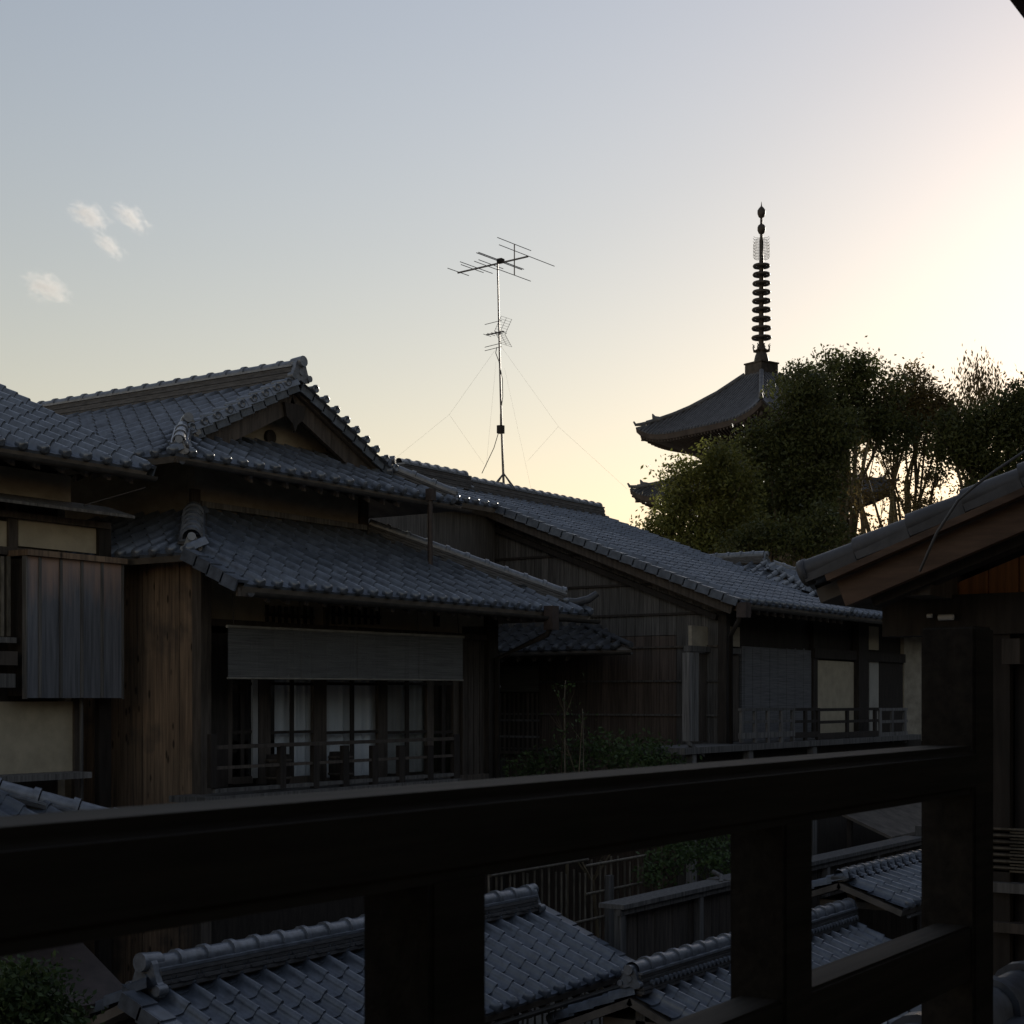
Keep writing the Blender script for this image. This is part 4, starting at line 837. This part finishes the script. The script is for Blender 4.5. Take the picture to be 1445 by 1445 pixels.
for k in range(4):
    q = k * math.pi / 2 + .5; v = Vector((math.cos(q), math.sin(q), 0)); mb = MB()
    for j in range(6): f_ = .16 + j * .10; mb.tube([spc + v * f_ + UZ * (zs(368) + .1 * abs(j - 2)), spc + v * (f_ + .03 * math.sin(j)) + UZ * (zs(335) - .13 * max(0, j - 1))], .02, 4)
    for j in range(15): z = zs(367) + j * .128; mb.tube([spc + v * .08 + UZ * z, spc + v * (.5 + .1 * (j % 2)) + UZ * (z + .05), spc + v * (.62 + .05 * (j % 2)) + UZ * (z + .16)], .018, 4)
    mb.build('flame_plate', 'bronze', sp)
MB().lathe(spc, [(.1, zs(331)), (.24, zs(329)), (.33, zs(325)), (.33, zs(321)), (.26, zs(318)), (.1, zs(316)), (.1, zs(308)), (.24, zs(306)), (.33, zs(302)), (.33, zs(297)), (.22, zs(294)), (.06, zs(291)), (.015, zs(285)), (0, zs(284))], 14).build('jewel', 'bronze', sp)

# ================================================================== trees and shrubs
def leaves(clumps, z, size, per, wid=.45, droop=0):
    """clumps: (px, py, rx, ry[, zoff]) in photo pixels at depth z; returns verts/faces of small leaf quads"""
    V_, n = [], 0; m = S_ = z / F
    r_ = np.array([RX, RY, 0]); d_ = np.array([DX, DY, 0])
    for cl in clumps:
        px, py, rx, ry = cl[:4]; zo = cl[4] if len(cl) > 4 else 0
        c = np.array(at(px, py, z + zo)); a, b = rx * m, ry * m; num = int(per * rx * ry)
        nb = max(6, num // 30)
        u_ = RNG.normal(size=(nb, 3)); u_ /= np.linalg.norm(u_, axis=1)[:, None]
        rad = RNG.random(nb) ** .36 * (1 + .22 * np.sin(u_[:, 0] * 7 + px) * np.sin(u_[:, 2] * 6 + py) + .12 * RNG.normal(size=nb))
        bc = c + r_ * (u_[:, :1] * rad[:, None] * a) + d_ * (u_[:, 1:2] * rad[:, None] * a * .8) + np.array([0, 0, 1]) * (u_[:, 2:] * rad[:, None] * b)
        idx = RNG.integers(0, nb, num); p = bc[idx] + RNG.normal(size=(num, 3)) * size * np.array([1.7, 1.7, 1.1 + droop])
        t1 = RNG.normal(size=(num, 3)); t1[:, 2] -= .4 + droop * 3; t1 /= np.linalg.norm(t1, axis=1)[:, None]
        t2 = np.cross(t1, RNG.normal(size=(num, 3))); t2 /= np.linalg.norm(t2, axis=1)[:, None]
        sz = size * RNG.uniform(.6, 1.3, (num, 1)); q = np.stack([p - t1 * sz * .5, p + t2 * sz * wid * .5, p + t1 * sz * .5, p - t2 * sz * wid * .5], 1)
        V_.append(q.reshape(-1, 3))
    return np.concatenate(V_)
def leafobj(name, V_, m, parent):
    n = len(V_) // 4; off = np.array(WL[parent.name]); me = bpy.data.meshes.new(name); me.vertices.add(len(V_)); me.vertices.foreach_set('co', (V_ - off).ravel())
    me.loops.add(4 * n); me.loops.foreach_set('vertex_index', np.arange(4 * n, dtype=np.int32)); me.polygons.add(n)
    me.polygons.foreach_set('loop_start', np.arange(0, 4 * n, 4, dtype=np.int32)); me.update(calc_edges=True); me.materials.append(M[m])
    o = bpy.data.objects.new(name, me); C.objects.link(o); o.parent = parent; WL[o.name] = WL[parent.name]; return o
def tree(name, label, bx, z, clumps, m, size=.13, per=1.1, r=.16, bark='bark', fork=None, group=None, wid=.45, droop=0, cat='tree', stems=None):
    clumps = [(c[0], c[1], c[2] * .84, c[3] * .84) for c in clumps] if cat == 'tree' else clumps
    sat = []
    for c in clumps:
        for k in range(5 if cat == 'tree' else 2):
            q = random.uniform(0, 2 * math.pi); e = random.uniform(.65, 1.0); f_ = random.uniform(.16, .36)
            sat.append((c[0] + math.cos(q) * c[2] * e, c[1] - math.sin(q) * c[3] * e, c[2] * f_, c[3] * f_ * random.uniform(.6, 1.1), random.uniform(-.5, .5)))
    b = at(bx, HY, z); b.z = 0; t = thing(name, label, cat, b, group); cs = [at(c[0], c[1], z + (c[4] if len(c) > 4 else 0)) for c in clumps]
    mean = sum(cs, Vector()) / len(cs); fz_ = fork if fork is not None else mean.z * .55
    fp = b.lerp(Vector((mean.x, mean.y, 0)), .5); fp.z = fz_
    tr = MB().tube([b - UZ * .1, b.lerp(fp, .5) + Vector((random.gauss(0, r * .4), random.gauss(0, r * .4), 0)), fp], [r * 1.25, r, r * .85], 9).build('trunk', bark, t)
    for c in cs:
        mid = fp.lerp(c, .5) + Vector((random.gauss(0, .2), random.gauss(0, .2), .25 * abs(c.z - fz_) * .3)); rr = r * .5
        MB().tube([fp - UZ * .1, mid, c], [rr, rr * .65, rr * .25], 7).build('limb', bark, tr)
        for k in range(3):
            e = c + Vector((random.gauss(0, 1), random.gauss(0, 1), random.gauss(.1, .6))) * z * .007; MB().tube([mid.lerp(c, .6), e], [rr * .35, rr * .08], 5).build('branch', bark, tr)
    for st in stems or []: MB().tube([at(x, y, z) for x, y in st], [.09 * z / 45, .075 * z / 45, .05 * z / 45, .03 * z / 45][:len(st)], 7).build('stem', 'bark2', tr)
    leafobj('crown', leaves(list(clumps) + sat, z, size, per, wid, droop), m, t); return t
G_ = 'trees in front of the pagoda'
tree('broadleaf_tree', 'light yellow-green bushy tree beside the lower pagoda eave', 975, 44,
     [(1012, 634, 16, 14), (975, 668, 10, 12), (1015, 665, 34, 36), (975, 690, 42, 45), (945, 725, 32, 34), (1000, 735, 50, 38), (925, 748, 22, 18), (1035, 700, 40, 50), (985, 770, 55, 25)], 'leafB', .14, 1.6, group=G_)
tree('broadleaf_tree', 'dense dark evergreen tree covering the right half of the pagoda roof', 1100, 46,
     [(1082, 632, 42, 44), (1125, 600, 46, 55), (1095, 680, 60, 60), (1150, 660, 48, 60), (1130, 730, 50, 50), (1060, 745, 50, 40), (1140, 555, 35, 35), (1180, 620, 30, 50)], 'leafA', .14, 1.75, .2, group=G_)
tree('broadleaf_tree', 'tall rounded evergreen tree with its crown above the pagoda eaves', 1205, 50,
     [(1130, 535, 24, 24), (1185, 540, 42, 38), (1210, 522, 30, 22), (1240, 550, 40, 40), (1200, 590, 55, 45), (1250, 605, 45, 40), (1160, 585, 40, 40), (1180, 650, 20, 24), (1172, 505, 12, 12), (1208, 508, 16, 10), (1100, 548, 14, 12)], 'leafA', .14, 1.6, .2, group=G_,
     stems=[[(1190, 850), (1192, 740), (1200, 680), (1196, 620)], [(1222, 850), (1218, 740), (1212, 690), (1228, 610)], [(1240, 850), (1232, 770), (1212, 700), (1206, 650)]])
tree('broadleaf_tree', 'brownish-leaved tree with thin pale stems and bright sky between them', 1285, 52,
     [(1262, 575, 44, 42), (1298, 590, 44, 46), (1335, 585, 34, 36), (1230, 600, 44, 40), (1285, 550, 38, 34), (1310, 580, 34, 40), (1275, 600, 38, 32), (1330, 610, 30, 40), (1300, 640, 32, 18), (1255, 636, 20, 14), (1322, 672, 20, 16), (1215, 640, 18, 10), (1250, 652, 16, 7), (1300, 712, 22, 9), (1330, 730, 18, 8), (1288, 522, 12, 9)], 'leafC', .14, 1.35, .14, group=G_,
     stems=[[(1252, 850), (1256, 740), (1260, 690), (1270, 620)], [(1275, 850), (1262, 730), (1258, 690), (1285, 600)], [(1300, 850), (1280, 730), (1278, 680), (1305, 590)]])
tree('understory_tree', 'thin understory tree with scattered leaves against the bright sky below the crowns', 1245, 49,
     [(1205, 700, 32, 40), (1250, 688, 34, 30), (1292, 688, 36, 34), (1325, 715, 28, 28), (1232, 738, 28, 18), (1275, 730, 22, 16)], 'leafC', .14, .42, .05, group=G_)
tree('drooping_tree', 'slender drooping tree with hanging leafy twigs rising beyond the rounded evergreen', 1388, 54,
     [(1368, 545, 13, 32), (1385, 535, 10, 28), (1400, 560, 16, 36), (1378, 590, 20, 26), (1350, 575, 14, 22)], 'leafC', .17, 1.2, .1, group=G_, wid=.3, droop=1.0)
tree('broadleaf_tree', 'dark dense tree rising behind the verge of the side wing', 1400, 48,
     [(1345, 625, 34, 44), (1372, 600, 36, 40), (1410, 595, 44, 44), (1445, 585, 44, 50), (1362, 630, 28, 40), (1395, 640, 44, 40), (1430, 600, 36, 45), (1465, 570, 40, 50), (1400, 690, 44, 40), (1440, 680, 45, 45), (1335, 600, 24, 26), (1490, 640, 50, 60)], 'leafA', .14, 1.75, .2, group=G_)
tree('broadleaf_tree', 'low dark undergrowth tree behind the cross wing ridge', 1120, 41, [(1080, 760, 40, 26), (1130, 765, 45, 24), (1165, 745, 30, 34), (1045, 765, 26, 16)], 'leafA', .14, 1.6, .12, group=G_)
def shrub(label, bx, z, clumps, m='leafD', size=.07, per=.9, r=.03): return tree('shrub', label, bx, z, clumps, m, size, per, r, group='garden shrubs', cat='shrub', wid=.5)
shrub('broad leafy green shrub in front of the red-brown board wall', 850, 21.3, [(790, 1078, 50, 24), (850, 1065, 45, 26), (905, 1070, 40, 28), (745, 1090, 30, 14)], per=.55)
shrub('leafy shrub beside the corner post of the gabled house', 925, 21.0, [(925, 1068, 30, 24), (950, 1082, 20, 14)], per=.55)
t = shrub('tall thin shoots standing above the broad green shrub', 798, 20.8, [(798, 970, 10, 8), (796, 1000, 6, 14), (822, 1012, 8, 10), (796, 1040, 10, 12)], per=.35, size=.06)
for st in ([(797, 1110), (797, 1040), (796, 990), (798, 960)], [(824, 1110), (823, 1040), (822, 1000)]): MB().tube([at(x, y, 20.8) for x, y in st], .008, 5).build('stem', 'bamboo', t)
shrub('dark green shrub rising behind the board fence capping', 975, 19.6, [(985, 1205, 45, 30), (935, 1225, 30, 22), (1010, 1225, 30, 22)], per=.6)
shrub('grey-green bush beside the sheet-roofed lean-to', 40, 9.6, [(40, 1405, 60, 55), (10, 1440, 60, 50), (80, 1450, 40, 40)], per=.5, size=.05)

# ================================================================== wall added to cover bright sunlit ground in the gap
GW = thing('cover_wall', 'long plastered wall with tiled cap, added behind the side wing to cover sunlit ground', 'wall', (36, 5, 0))
box('wall', (35.9, -6, 0), (36.1, 14, 3.0), 'plaster2', GW); box('cap', (35.7, -6.1, 3.0), (36.3, 14.1, 3.08), 'deck', GW); ridge(box('cap_core', (35.85, -6, 3.081), (36.15, 14, 3.12), 'tiled', GW), (36, -6, 3.1), (36, 14, 3.1), courses=1, r=.09, w=.3, ln=.4)
# ================================================================== small clouds
def cloudmat(dens):
    m = bpy.data.materials.new('cloud_vapour'); m.use_nodes = True; t = m.node_tree; t.nodes.remove(t.nodes['Principled BSDF']); out = t.nodes['Material Output']
    v = t.nodes.new('ShaderNodeVolumePrincipled'); v.inputs['Color'].default_value = (1, 1, 1, 1); v.inputs['Anisotropy'].default_value = .5
    tc = t.nodes.new('ShaderNodeTexCoord'); ln = t.nodes.new('ShaderNodeVectorMath'); ln.operation = 'LENGTH'; t.links.new(tc.outputs['Object'], ln.inputs[0])
    n = t.nodes.new('ShaderNodeTexNoise'); n.inputs['Scale'].default_value = 3.3; n.inputs['Detail'].default_value = 7; n.inputs['Roughness'].default_value = .6
    oi = t.nodes.new('ShaderNodeObjectInfo'); va = t.nodes.new('ShaderNodeVectorMath'); va.operation = 'ADD'; cb = t.nodes.new('ShaderNodeVectorMath'); cb.operation = 'SCALE'; cb.inputs['Scale'].default_value = .01
    t.links.new(oi.outputs['Location'], cb.inputs[0]); t.links.new(tc.outputs['Object'], va.inputs[0]); t.links.new(cb.outputs[0], va.inputs[1]); t.links.new(va.outputs[0], n.inputs['Vector'])
    n.inputs['Distortion'].default_value = .7
    sq_ = t.nodes.new('ShaderNodeMath'); sq_.operation = 'POWER'; sq_.inputs[1].default_value = 1.6; t.links.new(ln.outputs['Value'], sq_.inputs[0])
    a = t.nodes.new('ShaderNodeMath'); a.operation = 'MULTIPLY_ADD'; a.inputs[1].default_value = -.42; t.links.new(sq_.outputs[0], a.inputs[0]); t.links.new(n.outputs['Fac'], a.inputs[2])
    r = t.nodes.new('ShaderNodeMapRange'); r.inputs[1].default_value = .30; r.inputs[2].default_value = .62; r.inputs[4].default_value = dens; t.links.new(a.outputs[0], r.inputs[0])
    t.links.new(r.outputs[0], v.inputs['Density']); t.links.new(v.outputs[0], out.inputs['Volume']); return m
M['cloud'] = cloudmat(.13)
def cloud(label, px, py, rx, ry, rot, z=900):
    mb = MB(); mb.lathe((0, 0, 0), [(math.sin(math.pi * k / 12), -math.cos(math.pi * k / 12)) for k in range(13)], 20)
    o = mb.build('cloud', 'cloud', None); s_ = z / F; o.location = at(px, py, z); o.scale = (rx * s_, ry * s_ * 1.0, ry * s_); WL[o.name] = Vector(o.location)
    o.rotation_euler = (0, R(rot), TH - R(90)); tag(o, label, 'cloud', 'small clouds')
cloud('small bright cloud puff, upper one, with a forked left tip', 126, 305, 46, 26, 25)
cloud('small bright cloud puff trailing to a thin wisp', 186, 308, 44, 23, 35)
cloud('faint slanting cloud streak hanging under the two bright puffs', 154, 347, 40, 19, 38)
cloud('lone pale low cloud, widest of the small clouds', 66, 406, 52, 28, 25)
